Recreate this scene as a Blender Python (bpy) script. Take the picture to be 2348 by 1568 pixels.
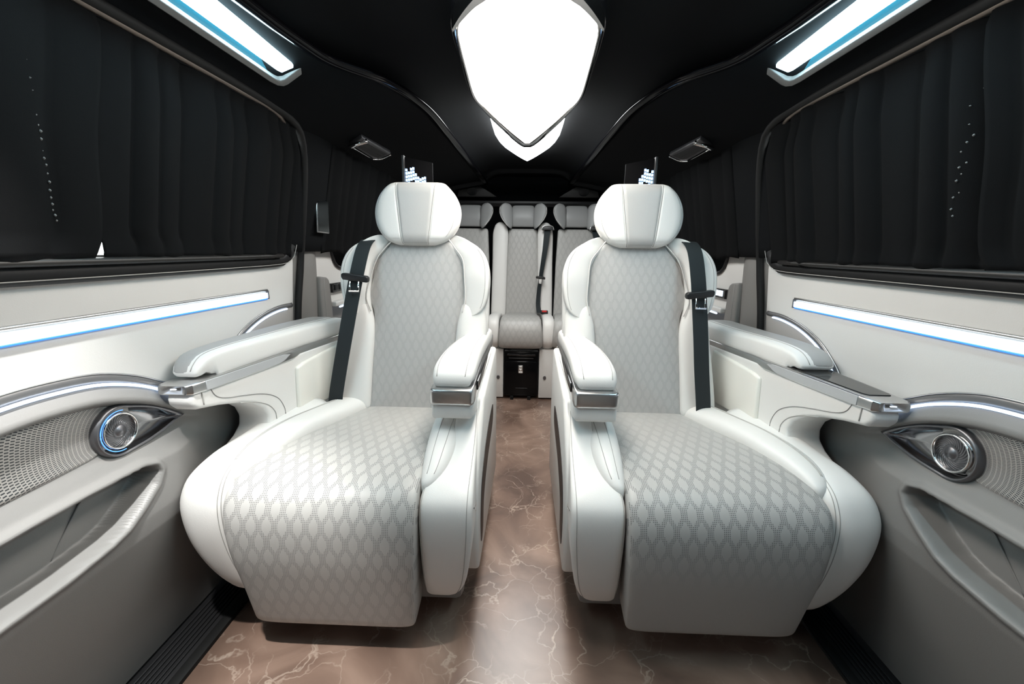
import bpy, bmesh, math, random
import numpy as np
from mathutils import Vector, Matrix
random.seed(7); np.random.seed(7)
for o in list(bpy.data.objects): bpy.data.objects.remove(o)
scene = bpy.context.scene
col = scene.collection

# ------------------------------------------------------------------ camera
FPX = 960.0
PITCH = math.atan((784 - 577) / FPX); YAW = math.atan(31 / math.hypot(FPX, 207)); ROLL = math.radians(0.75)
fw = Vector((-math.sin(YAW) * math.cos(PITCH), math.cos(YAW) * math.cos(PITCH), -math.sin(PITCH)))
r0 = fw.cross(Vector((0, 0, 1))).normalized(); u0 = r0.cross(fw)
rr = math.cos(ROLL) * r0 + math.sin(ROLL) * u0; uu = -math.sin(ROLL) * r0 + math.cos(ROLL) * u0
cd = bpy.data.cameras.new('camera'); cam = bpy.data.objects.new('camera', cd); col.objects.link(cam)
M = Matrix((rr, uu, -fw)).transposed().to_4x4(); M.translation = (0, 0, 1.05); cam.matrix_world = M
cd.sensor_width = 36; cd.sensor_fit = 'HORIZONTAL'; cd.lens = FPX * 36 / 2348; cd.clip_start = 0.02
scene.camera = cam

# ------------------------------------------------------------------ world, exposure, lamp strengths
w = bpy.data.worlds.new('world'); scene.world = w; w.use_nodes = True
w.node_tree.nodes['Background'].inputs[0].default_value = (1.0, 0.98, 0.95, 1)
w.node_tree.nodes['Background'].inputs[1].default_value = 7.0
vs = scene.view_settings
vs.view_transform = 'Standard'; vs.look = 'None'; vs.gamma = 1; vs.use_curve_mapping = False; vs.exposure = 0.40
LAMP_CENTRE = 11.0     # ceiling shield lamp
LAMP_SIDE = 22.0      # cool overhead side lamps
SPOT_W = 70.0         # added unseen spot brightening the left-hand leg rest and floor
LAMP_STRIP = 2.0      # door ambient strips

# ------------------------------------------------------------------ materials
MATS = {}
def mat(name, colr, rough=0.5, metal=0.0, spec=0.5, coat=0.0, bump=None, emit=None, estr=0.0, var=None):
    m = bpy.data.materials.new(name); m.use_nodes = True
    nt = m.node_tree; b = nt.nodes['Principled BSDF']
    b.inputs['Base Color'].default_value = (*colr, 1); b.inputs['Roughness'].default_value = rough
    b.inputs['Metallic'].default_value = metal; b.inputs['Specular IOR Level'].default_value = spec
    b.inputs['Coat Weight'].default_value = coat
    if emit: b.inputs['Emission Color'].default_value = (*emit, 1); b.inputs['Emission Strength'].default_value = estr
    tc = None
    if bump or var:
        tc = nt.nodes.new('ShaderNodeTexCoord')
    if bump:
        n = nt.nodes.new('ShaderNodeTexNoise'); n.inputs['Scale'].default_value = bump[0]; n.inputs['Detail'].default_value = 3
        bn = nt.nodes.new('ShaderNodeBump'); bn.inputs['Strength'].default_value = bump[1]; bn.inputs['Distance'].default_value = 0.002
        nt.links.new(tc.outputs['Object'], n.inputs['Vector']); nt.links.new(n.outputs['Fac'], bn.inputs['Height'])
        nt.links.new(bn.outputs['Normal'], b.inputs['Normal'])
    if var:
        n = nt.nodes.new('ShaderNodeTexNoise'); n.inputs['Scale'].default_value = var[0]; n.inputs['Detail'].default_value = 4
        mx = nt.nodes.new('ShaderNodeMix'); mx.data_type = 'RGBA'
        mx.inputs['A'].default_value = (*colr, 1); mx.inputs['B'].default_value = (*var[1], 1)
        nt.links.new(tc.outputs['Object'], n.inputs['Vector']); nt.links.new(n.outputs['Fac'], mx.inputs['Factor'])
        nt.links.new(mx.outputs['Result'], b.inputs['Base Color'])
    MATS[name] = m; return m

WHITE = mat('white_leather', (0.80, 0.79, 0.765), 0.42, bump=(420, 0.12), var=(3, (0.76, 0.75, 0.73)))
WHITE2 = mat('white_door_leather', (0.70, 0.69, 0.67), 0.5, bump=(420, 0.1), var=(3, (0.66, 0.65, 0.63)))
SKIN = mat('armrest_grey_leather', (0.36, 0.355, 0.345), 0.45, bump=(400, 0.12))
QTR = mat('quarter_grey_plastic', (0.22, 0.212, 0.203), 0.5, bump=(600, 0.12))
GREYL = mat('grey_leather', (0.47, 0.465, 0.455), 0.45, bump=(400, 0.12))
REARL = mat('grey_headrest_leather', (0.30, 0.305, 0.305), 0.45, bump=(400, 0.12))
GREYP = mat('grey_soft_plastic', (0.225, 0.22, 0.213), 0.42, bump=(600, 0.15), var=(4, (0.205, 0.20, 0.195)))
EDGE = mat('gloss_black_edge', (0.003, 0.003, 0.004), 0.12, spec=0.12)
TABL = mat('tablet_black', (0.0015, 0.0015, 0.002), 0.6, spec=0.03)
TAUPE = mat('taupe_plastic', (0.40, 0.38, 0.36), 0.5, bump=(600, 0.12))
CREAM = mat('cream_pocket_leather', (0.84, 0.82, 0.76), 0.5, bump=(500, 0.1))
BLACKF = mat('black_suede', (0.0015, 0.0021, 0.0029), 0.9, spec=0.15, bump=(800, 0.15))
CURT = mat('black_curtain_cloth', (0.0052, 0.0054, 0.0058), 0.95, spec=0.1, bump=(1500, 0.2), var=(9, (0.0038, 0.0042, 0.0047)))
BLACKP = mat('black_plastic', (0.010, 0.010, 0.011), 0.45)
GLOSS = mat('gloss_black', (0.004, 0.004, 0.005), 0.06, coat=0.5)
RUBBER = mat('black_rubber', (0.005, 0.005, 0.005), 0.6, spec=0.3)
SILLB = mat('sill_black', (0.004, 0.004, 0.0045), 0.5, spec=0.3)
SILLM = mat('sill_satin', (0.009, 0.0075, 0.0065), 0.45)
RAILM = mat('rail_bronze', (0.16, 0.13, 0.11), 0.35, metal=0.6)
CHROME = mat('chrome', (0.78, 0.78, 0.78), 0.10, metal=1.0)
SATIN = mat('satin_aluminium', (0.60, 0.60, 0.60), 0.28, metal=1.0)
DARKM = mat('dark_brushed_metal', (0.17, 0.17, 0.18), 0.35, metal=0.8)
BANDM = mat('gunmetal_band', (0.22, 0.22, 0.225), 0.4, metal=0.7)
HORN = mat('horn_metal', (0.30, 0.30, 0.31), 0.16, metal=1.0)
FRAMEG = mat('lamp_frame_grey', (0.45, 0.46, 0.47), 0.35)
FRAMEL = mat('side_lamp_frame', (0.17, 0.17, 0.167), 0.45)
FRIDGE = mat('cooler_black', (0.003, 0.003, 0.0035), 0.15, spec=0.18)
REARSP = mat('rear_speaker_mesh', (0.03, 0.028, 0.027), 0.6)
BELT = mat('belt_webbing', (0.011, 0.017, 0.020), 0.75)
STITCH = mat('thread', (0.62, 0.61, 0.59), 0.7)
STITCHD = mat('thread_grey', (0.40, 0.39, 0.37), 0.7)
SEAM = mat('seam_grey', (0.30, 0.29, 0.28), 0.8)  # grey of the seam lines
def glass_mat():
    m = bpy.data.materials.new('window_glass'); m.use_nodes = True; nt = m.node_tree; nt.nodes.clear()
    o = nt.nodes.new('ShaderNodeOutputMaterial'); mx = nt.nodes.new('ShaderNodeMixShader'); tr = nt.nodes.new('ShaderNodeBsdfTransparent'); gl = nt.nodes.new('ShaderNodeBsdfGlossy'); fr = nt.nodes.new('ShaderNodeValue'); fr.outputs[0].default_value = 0.05
    tr.inputs[0].default_value = (0.72, 0.75, 0.76, 1); gl.inputs['Roughness'].default_value = 0.02
    nt.links.new(fr.outputs[0], mx.inputs[0]); nt.links.new(tr.outputs[0], mx.inputs[1]); nt.links.new(gl.outputs[0], mx.inputs[2]); nt.links.new(mx.outputs[0], o.inputs[0]); return m
GLASS = glass_mat()
SCREEN = mat('screen_black', (0.004, 0.004, 0.005), 0.08, coat=0.3)
MIRR = mat('mirror_glass', (0.12, 0.135, 0.14), 0.12, metal=1.0)
RED = mat('red_button', (0.55, 0.02, 0.02), 0.4)
BADGEW = mat('badge_white', (0.8, 0.8, 0.78), 0.35)
E_CENTRE = mat('lamp_opal_warm', (0.9, 0.9, 0.9), 0.4, emit=(1.0, 0.935, 0.86), estr=LAMP_CENTRE)
E_REARS = mat('lamp_opal_rear', (0.9, 0.9, 0.9), 0.4, emit=(0.97, 1.0, 1.0), estr=LAMP_CENTRE * 1.5)
E_SIDE = mat('lamp_opal_cool', (0.9, 0.9, 0.9), 0.4, emit=(0.60, 0.89, 1.0), estr=LAMP_SIDE)
E_SIDE2 = mat('lamp_side_accent', (0.9, 0.9, 0.9), 0.4, emit=(0.70, 0.92, 1.0), estr=3.0)
E_STRIP = mat('ambient_strip', (0.9, 0.9, 0.9), 0.4, emit=(0.72, 0.86, 1.0), estr=LAMP_STRIP)
E_BLUE = mat('ambient_blue_edge', (0.05, 0.2, 0.7), 0.4, emit=(0.02, 0.20, 0.75), estr=0.9)
E_LINE = mat('ambient_line', (0.9, 0.9, 0.9), 0.4, emit=(0.55, 0.72, 1.0), estr=1.7)
E_SPOT = mat('spot_lens_lit', (0.9, 0.9, 0.9), 0.4, emit=(1.0, 0.97, 0.93), estr=10.0)
E_RING = mat('speaker_blue', (0.1, 0.3, 0.8), 0.4, emit=(0.12, 0.38, 1.0), estr=0.8)
E_SPILL = mat('side_lamp_spill_glow', (0.01, 0.05, 0.07), 0.25, emit=(0.0, 0.075, 0.12), estr=0.9)  # teal emission painted on the backing for light spilling from the lamp
E_SCR = mat('screen_graphic', (0.1, 0.3, 0.8), 0.4, emit=(0.45, 0.68, 1.0), estr=2.0)
E_ICON = mat('lit_icon', (0.8, 0.8, 0.8), 0.4, emit=(0.75, 0.85, 1.0), estr=0.8)

def N(nt, t, **k):
    n = nt.nodes.new(t)
    for a, v in k.items(): setattr(n, a, v)
    return n
def math_node(nt, op, a, b=None, c=None):
    n = nt.nodes.new('ShaderNodeMath'); n.operation = op
    for i, v in enumerate((a, b, c)):
        if v is None: continue
        if isinstance(v, (int, float)): n.inputs[i].default_value = v
        else: nt.links.new(v, n.inputs[i])
    return n.outputs[0]

def perforated(name, colr, dark, P=0.0385, L=0.082, width=0.0060, fade=None, amount=1.0):
    """grey leather with a lattice of perforated diamonds laid out in UV metres"""
    m = mat(name, colr, 0.45)
    nt = m.node_tree; b = nt.nodes['Principled BSDF']
    uv = N(nt, 'ShaderNodeUVMap'); sep = N(nt, 'ShaderNodeSeparateXYZ'); nt.links.new(uv.outputs[0], sep.inputs[0])
    u, v = sep.outputs[0], sep.outputs[1]
    mn = lambda op, a, b_=None, c=None: math_node(nt, op, a, b_, c)
    a = mn('MULTIPLY', mn('ABSOLUTE', mn('SUBTRACT', mn('FRACT', mn('ADD', mn('DIVIDE', u, P), 50.5)), 0.5)), P)     # 0..P/2
    tri = mn('ABSOLUTE', mn('SUBTRACT', mn('MULTIPLY', mn('FRACT', mn('ADD', mn('DIVIDE', v, L), 50)), 2.0), 1.0))
    tri = mn('MINIMUM', mn('MAXIMUM', mn('MULTIPLY_ADD', tri, 1.24, -0.12), 0.10), 0.90)
    d = mn('ABSOLUTE', mn('SUBTRACT', a, mn('MULTIPLY', tri, P / 2)))
    band = mn('LESS_THAN', d, width)
    k = 2 * math.pi / 0.0042
    dots = mn('GREATER_THAN', mn('MINIMUM', mn('SINE', mn('MULTIPLY', u, k)), mn('SINE', mn('MULTIPLY', v, k))), -0.12)
    dots2 = mn('MULTIPLY', dots, band)
    fac = dots2
    if fade:
        fr = N(nt, 'ShaderNodeMapRange'); fr.inputs['From Min'].default_value = fade[0]; fr.inputs['From Max'].default_value = fade[1]
        fr.inputs['To Min'].default_value = fade[2]; nt.links.new(v, fr.inputs['Value']); fac = mn('MULTIPLY', dots2, fr.outputs[0])
    if fade:
        f2 = N(nt, 'ShaderNodeMapRange'); f2.inputs['From Min'].default_value = 0.50; f2.inputs['From Max'].default_value = 0.85
        f2.inputs['To Min'].default_value = 1.0; f2.inputs['To Max'].default_value = 0.25; nt.links.new(v, f2.inputs['Value']); fac = mn('MULTIPLY', fac, f2.outputs[0])
    fac = mn('MULTIPLY', fac, amount)
    mx = N(nt, 'ShaderNodeMix', data_type='RGBA'); mx.inputs['A'].default_value = (*colr, 1); mx.inputs['B'].default_value = (*dark, 1)
    nt.links.new(fac, mx.inputs['Factor']); nt.links.new(mx.outputs['Result'], b.inputs['Base Color'])
    bn = N(nt, 'ShaderNodeBump'); bn.inputs['Strength'].default_value = 0.5; bn.inputs['Distance'].default_value = 0.0015; bn.invert = True
    nt.links.new(mn('ADD', mn('MULTIPLY', band, 0.35), fac), bn.inputs['Height']); nt.links.new(bn.outputs['Normal'], b.inputs['Normal'])
    return m
PERF_SEAT_A = perforated('perforated_seat_leather', (0.49, 0.48, 0.46), (0.13, 0.13, 0.13), fade=(0.02, 0.42, 0.35))
PERF_SEAT_B = perforated('perforated_seat_leather_plain_skirt', (0.44, 0.435, 0.42), (0.12, 0.12, 0.12), fade=(0.18, 0.33, 0.0))
PERF_BACK = perforated('perforated_back_leather', (0.47, 0.465, 0.455), (0.24, 0.24, 0.24), P=0.031, L=0.064, width=0.0046, amount=0.5)
PERF_REAR = perforated('perforated_rear_leather', (0.43, 0.425, 0.41), (0.24, 0.24, 0.235), P=0.040, L=0.085, width=0.0055, amount=0.55)

def marble():
    m = mat('brown_marble_vinyl', (0.2, 0.13, 0.1), 0.33, spec=0.95); nt = m.node_tree; b = nt.nodes['Principled BSDF']
    tc = N(nt, 'ShaderNodeTexCoord')
    def noise(sc, det, dist=0.0):
        n = N(nt, 'ShaderNodeTexNoise'); n.inputs['Scale'].default_value = sc; n.inputs['Detail'].default_value = det
        n.inputs['Distortion'].default_value = dist; nt.links.new(tc.outputs['Object'], n.inputs['Vector']); return n
    n1 = noise(3.2, 8, 1.2); cr = N(nt, 'ShaderNodeValToRGB')
    e = cr.color_ramp.elements; e[0].position = 0.30; e[0].color = (0.115, 0.070, 0.053, 1); e[1].position = 0.72; e[1].color = (0.40, 0.275, 0.215, 1)
    x = cr.color_ramp.elements.new(0.5); x.color = (0.235, 0.152, 0.115, 1)
    nt.links.new(n1.outputs['Fac'], cr.inputs[0])
    wn = noise(5, 5); mxv = N(nt, 'ShaderNodeMix', data_type='VECTOR'); mxv.inputs['Factor'].default_value = 0.22
    nt.links.new(tc.outputs['Object'], mxv.inputs['A']); nt.links.new(wn.outputs['Color'], mxv.inputs['B'])
    def vein(sc, wdt):
        vo = N(nt, 'ShaderNodeTexVoronoi', feature='DISTANCE_TO_EDGE'); vo.inputs['Scale'].default_value = sc
        nt.links.new(mxv.outputs['Result'], vo.inputs['Vector'])
        mr = N(nt, 'ShaderNodeMapRange'); mr.inputs['From Min'].default_value = 0.0; mr.inputs['From Max'].default_value = wdt
        mr.inputs['To Min'].default_value = 1; mr.inputs['To Max'].default_value = 0; nt.links.new(vo.outputs['Distance'], mr.inputs['Value']); return mr.outputs[0]
    brk = noise(6, 4); brkm = N(nt, 'ShaderNodeMapRange'); brkm.inputs['From Min'].default_value = 0.40; brkm.inputs['From Max'].default_value = 0.60
    nt.links.new(brk.outputs['Fac'], brkm.inputs['Value'])
    v = math_node(nt, 'MULTIPLY', math_node(nt, 'MAXIMUM', vein(4.0, 0.010), math_node(nt, 'MULTIPLY', vein(11, 0.022), 0.8)), brkm.outputs[0])
    v = math_node(nt, 'MULTIPLY', v, 0.75)
    mx = N(nt, 'ShaderNodeMix', data_type='RGBA'); mx.inputs['B'].default_value = (0.62, 0.50, 0.41, 1)
    nt.links.new(cr.outputs[0], mx.inputs['A']); nt.links.new(v, mx.inputs['Factor']); nt.links.new(mx.outputs['Result'], b.inputs['Base Color'])
    return m
MARBLE = marble()

def grille_mat():
    """satin plate with rings of slots round the speaker; UV metres with the speaker at the origin"""
    m = mat('speaker_grille', (0.42, 0.40, 0.38), 0.35, metal=0.5); nt = m.node_tree; b = nt.nodes['Principled BSDF']
    uv = N(nt, 'ShaderNodeUVMap'); sep = N(nt, 'ShaderNodeSeparateXYZ'); nt.links.new(uv.outputs[0], sep.inputs[0])
    mn = lambda op, a, b_=None, c=None: math_node(nt, op, a, b_, c)
    u, v = sep.outputs[0], sep.outputs[1]
    r = mn('SQRT', mn('ADD', mn('MULTIPLY', u, u), mn('MULTIPLY', v, v)))
    th = mn('ARCTAN2', v, mn('MULTIPLY', u, -1.0))
    ring = mn('DIVIDE', r, 0.0080)
    odd = mn('MULTIPLY', mn('MODULO', mn('FLOOR', ring), 2.0), 0.5)
    ta = mn('FRACT', mn('ADD', mn('MULTIPLY', th, 36.0), mn('ADD', odd, 100)))
    rf = mn('FRACT', ring)
    slot = mn('MULTIPLY', mn('LESS_THAN', mn('ABSOLUTE', mn('SUBTRACT', rf, 0.5)), 0.40), mn('LESS_THAN', mn('ABSOLUTE', mn('SUBTRACT', ta, 0.5)), 0.20))
    mx = N(nt, 'ShaderNodeMix', data_type='RGBA'); mx.inputs['A'].default_value = (0.46, 0.44, 0.42, 1); mx.inputs['B'].default_value = (0.05, 0.055, 0.06, 1)
    nt.links.new(slot, mx.inputs['Factor']); nt.links.new(mx.outputs['Result'], b.inputs['Base Color'])
    bn = N(nt, 'ShaderNodeBump'); bn.invert = True; bn.inputs['Strength'].default_value = 0.6; bn.inputs['Distance'].default_value = 0.002
    nt.links.new(slot, bn.inputs['Height']); nt.links.new(bn.outputs['Normal'], b.inputs['Normal'])
    return m
GRILLE = grille_mat()

# ------------------------------------------------------------------ mesh helpers
def wloc(o):
    v = Vector((0, 0, 0))
    while o: v += o.location; o = o.parent
    return v
def make(name, V, F, m, parent=None, smooth=True, uv=None, s=1, sharp=None):
    """one mesh object from world-space vertices; s = -1 mirrors it to the other side of the van"""
    V = np.array(V, float)
    if s < 0: V[:, 0] *= -1; F = [tuple(reversed(f)) for f in F]
    if parent is not None: V = V - np.array(wloc(parent))
    me = bpy.data.meshes.new(name); me.from_pydata(V.tolist(), [], [list(map(int, f)) for f in F])
    me.materials.append(m)
    if uv is not None:
        l = me.uv_layers.new(name='UVMap'); idx = np.zeros(len(me.loops), int); me.loops.foreach_get('vertex_index', idx)
        l.data.foreach_set('uv', np.array(uv, float)[idx].ravel())
    if smooth: me.polygons.foreach_set('use_smooth', [True] * len(me.polygons))
    if sharp: me.set_sharp_from_angle(angle=math.radians(sharp))
    me.update()
    o = bpy.data.objects.new(name, me); col.objects.link(o)
    if parent is not None: o.parent = parent
    return o
def root(name, loc, label=None, cat=None, group=None, kind=None):
    o = bpy.data.objects.new(name, None); col.objects.link(o); o.location = loc; o.empty_display_size = 0.05
    return tag(o, label, cat, group, kind)
def tag(o, label=None, cat=None, group=None, kind=None):
    if label: o['label'] = label
    if cat: o['category'] = cat
    if group: o['group'] = group
    if kind: o['kind'] = kind
    return o
def cr(keys, n):
    """Catmull-Rom resample of key rows (chord-length spaced on columns 0,1)"""
    K = np.array(keys, float)
    if len(K) == 2: t = np.linspace(0, 1, n)[:, None]; return K[0] * (1 - t) + K[1] * t
    d = np.sqrt((np.diff(K[:, :3], axis=0) ** 2).sum(1)) + 1e-9
    T = np.concatenate([[0], np.cumsum(d)])
    m = np.zeros_like(K)
    for i in range(len(K)):
        a, b = max(i - 1, 0), min(i + 1, len(K) - 1); m[i] = (K[b] - K[a]) / (T[b] - T[a])
    out = []
    for t in np.linspace(0, T[-1], n):
        i = min(np.searchsorted(T, t, 'right') - 1, len(K) - 2); h = T[i + 1] - T[i]; x = (t - T[i]) / h
        out.append((2*x**3 - 3*x*x + 1) * K[i] + (x**3 - 2*x*x + x) * h * m[i] + (-2*x**3 + 3*x*x) * K[i+1] + (x**3 - x*x) * h * m[i+1])
    return np.array(out)
def loft_faces(nr, ns, closed=True, cap=True):
    F = []
    for i in range(nr - 1):
        for j in range(ns if closed else ns - 1):
            k = (j + 1) % ns; F.append((i*ns + j, i*ns + k, (i+1)*ns + k, (i+1)*ns + j))
    if cap and closed:
        F.append(tuple(reversed(range(ns)))); F.append(tuple((nr-1)*ns + j for j in range(ns)))
    return F
def xpad(name, keys, m, parent, n=30, seg=36, p=3.2, ends=(0.02, 0.02), crown=0.0, s=1, back=None, q=2.0, endw=1.0):
    """upholstered pad. keys: (y, z, x0, x1, t, b[, tilt]); the (y, z) path IS the visible surface, t = edge roundness,
    b = depth behind; tilt raises the x1 side and lowers the x0 side along the normal."""
    K = [list(k) + [0.0] * (7 - len(k)) for k in keys]
    # denser rows at the ends for the rounding
    R = cr(K, 160)
    L = np.concatenate([[0], np.cumsum(np.hypot(np.diff(R[:, 0]), np.diff(R[:, 1])))]); tot = L[-1]
    e0, e1 = ends
    ts = [0.0]
    k6 = [0.02, 0.08, 0.18, 0.32, 0.5, 0.72, 1.0]
    if e0 > 0: ts += [e0 * x for x in k6]
    mid = list(np.linspace(e0, tot - e1, n))[1:-1]
    ts += mid
    if e1 > 0: ts += [tot - e1 * x for x in reversed(k6)]
    ts.append(tot); ts = sorted(ts)
    RR = np.array([[np.interp(t, L, R[:, c]) for c in range(7)] for t in ts])
    T = np.gradient(R[:, :2], L, axis=0); T /= np.linalg.norm(T, axis=1)[:, None]
    TT = np.array([[np.interp(t, L, T[:, c]) for c in range(2)] for t in ts])
    ph = np.array([math.pi * 2 * j / seg for j in range(seg)])
    V = []; UV = []
    for r, t, tg in zip(RR, ts, TT):
        k = 1.0
        for d, e in ((t, e0), (tot - t, e1)):
            if e > 0 and d < e: k = min(k, max(0.0, 1 - (1 - d / e) ** q) ** (1 / q))
        y, z, x0, x1, th, b, tilt = r
        cx, hw = (x0 + x1) / 2, abs(x1 - x0) / 2
        hw2 = max(hw - min(hw * 0.9, (e0 if t < tot / 2 else e1) * endw) * (1 - k), 0.001)
        nrm = np.array([-tg[1], tg[0]]); nrm /= np.linalg.norm(nrm)
        for a in ph:
            c, sn = math.cos(a), math.sin(a)
            u = math.copysign(abs(c) ** (2 / p), c); h = abs(sn) ** (2 / p)
            H = (h * th * k + crown * (1 - u * u) * k if sn >= 0 else -h * b * k) - th * 1.0 * (1 if True else 0)
            H = H + th * (1 - k) * 0.0 + tilt * u
            V.append((cx + u * hw2, y + nrm[0] * H, z + nrm[1] * H)); UV.append((cx + u * hw2, t))
    return make(name, V, loft_faces(len(ts), seg), m, parent, uv=UV, s=s)
def pad_line(keys, u, p, n=40, a=0.0, b=1.0, lift=0.0):
    """points on the front of an xpad along a constant u"""
    R = cr([list(k) + [0.0] * (7 - len(k)) for k in keys], 160)
    L = np.concatenate([[0], np.cumsum(np.hypot(np.diff(R[:, 0]), np.diff(R[:, 1])))])
    T = np.gradient(R[:, :2], L, axis=0); T /= np.linalg.norm(T, axis=1)[:, None]; out = []
    for t in np.linspace(a * L[-1], b * L[-1], n):
        r = [np.interp(t, L, R[:, c]) for c in range(7)]; tg = [np.interp(t, L, T[:, c]) for c in range(2)]
        h = (max(0.0, 1 - abs(u) ** p) ** (1 / p) - 1) * r[4] + lift + r[6] * u
        cx, hw = (r[2] + r[3]) / 2, abs(r[3] - r[2]) / 2
        out.append((cx + u * hw, r[0] - tg[1] * h, r[1] + tg[0] * h))
    return out
def tube(name, path, r, m, parent=None, seg=8, n=None, s=1, closed=False, flat=None):
    P = cr(path, n) if n else np.array(path, float)
    N_ = len(P); V = []
    T = np.gradient(P, axis=0)
    up = np.array([0, 0, 1.0])
    for i in range(N_):
        t = T[i] / (np.linalg.norm(T[i]) + 1e-12)
        a = np.cross(t, up)
        if np.linalg.norm(a) < 0.05: a = np.cross(t, [1, 0, 0])
        a /= np.linalg.norm(a); b = np.cross(a, t)
        ra, rb = flat if flat else (r, r)
        for j in range(seg):
            f = 2 * math.pi * (j + 0.5) / seg; V.append(P[i] + a * ra * math.cos(f) + b * rb * math.sin(f))
    return make(name, V, loft_faces(N_, seg), m, parent, s=s)
def prism(name, outline, fmap, t0, t1, m, parent=None, bevel=0.0, bseg=3, s=1, smooth=True):
    """outline (a, b) extruded from t0 to t1; fmap(a, b, t) -> world point"""
    bm = bmesh.new()
    n = len(outline)
    A = [bm.verts.new(fmap(a, b, t0)) for a, b in outline]; B = [bm.verts.new(fmap(a, b, t1)) for a, b in outline]
    bm.faces.new(A); bm.faces.new(list(reversed(B)))
    for i in range(n):
        j = (i + 1) % n; bm.faces.new((A[j], A[i], B[i], B[j]))
    bmesh.ops.recalc_face_normals(bm, faces=bm.faces)
    if bevel > 0:
        ed = [e for e in bm.edges if len(e.link_faces) == 2 and e.calc_face_angle(0) > math.radians(35)]
        bmesh.ops.bevel(bm, geom=ed, offset=bevel, segments=bseg, profile=0.5, affect='EDGES', clamp_overlap=True)
    V = [tuple(v.co) for v in bm.verts]; bm.verts.index_update(); F = [tuple(v.index for v in f.verts) for f in bm.faces]; bm.free()
    return make(name, V, F, m, parent, smooth=smooth, s=s, sharp=40)
def box(name, x0, x1, y0, y1, z0, z1, m, parent=None, bevel=0.003, s=1):
    return prism(name, [(x0, y0), (x1, y0), (x1, y1), (x0, y1)], lambda a, b, t: (a, b, t), z0, z1, m, parent, bevel, 2, s)
def grid(name, fn, us, vs_, m, parent=None, s=1, uvf=None, thick=None):
    V = []; UV = []
    for u in us:
        for v in vs_:
            p = fn(u, v); V.append(p)
            if uvf: UV.append(uvf(u, v))
    F = loft_faces(len(us), len(vs_), closed=False)
    if thick is not None:
        n = len(V); nu, nv = len(us), len(vs_)
        V = V + [tuple(np.array(p) + np.array(thick)) for p in V]
        if uvf: UV = UV + UV
        F = F + [tuple(n + i for i in reversed(f)) for f in F]
        ring = [i*nv for i in range(nu)] + [(nu-1)*nv + j for j in range(1, nv)] + [i*nv + nv-1 for i in range(nu-2, -1, -1)] + [j for j in range(nv-2, 0, -1)]
        for a, b in zip(ring, ring[1:] + ring[:1]): F.append((b, a, n + a, n + b))
    o = make(name, V, F, m, parent, s=s, uv=UV if uvf else None)
    return o
def fixnormals(o):
    bm = bmesh.new(); bm.from_mesh(o.data); bmesh.ops.recalc_face_normals(bm, faces=bm.faces); bm.to_mesh(o.data); bm.free(); return o
def ss(a, b, x):
    t = min(max((x - a) / (b - a), 0), 1); return t * t * (3 - 2 * t)
def smooth_outline(pts, n=60, closed=True):
    P = np.array(pts, float)
    if closed:
        K = np.vstack([P[-2:], P, P[:3]]); out = []
        m = len(P)
        for i in range(2, m + 2):
            p0, p1, p2, p3 = K[i-1], K[i], K[i+1], K[i+2]
            for t in np.linspace(0, 1, max(2, n // m), endpoint=False):
                out.append(0.5 * ((2*p1) + (-p0+p2)*t + (2*p0-5*p1+4*p2-p3)*t*t + (-p0+3*p1-3*p2+p3)*t**3))
        return np.array(out)
    return cr([list(p) + [0] for p in P], n)[:, :2]

SIDES = ((-1, 'left'), (1, 'right'))
DIST = {-1: 'left-hand', 1: 'right-hand'}
# ================================================================== SETTING
def floor_():
    o = grid('floor', lambda u, v: (u, v, 0.0), np.linspace(-0.835, 0.825, 12), np.linspace(-1.0, 3.6, 30), MARBLE, thick=(0, 0, -0.03))
    fixnormals(o)
    return tag(o, 'brown marble-look floor with pale veins', kind='structure')
floor_()
for i, (s, side) in enumerate(SIDES):
    t = root('trim_%d' % (i + 1), (s * 0.9, 1.0, 0), 'black ribbed sill rail along the %s door' % side, kind='structure')
    box('rail_bed', 0.828, 0.965, -1.0, 3.6, -0.02, 0.004, BLACKP, t, 0.002, s=s)
    box('rail_edge', 0.826, 0.856, -1.0, 3.6, -0.01, 0.012, RUBBER, t, 0.004, s=s)
    for k in range(6):
        x = 0.872 + k * 0.0125
        box('rib', x, x + 0.006, -1.0, 3.6, 0.0, 0.009, BLACKP, t, 0.002, s=s)

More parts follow.
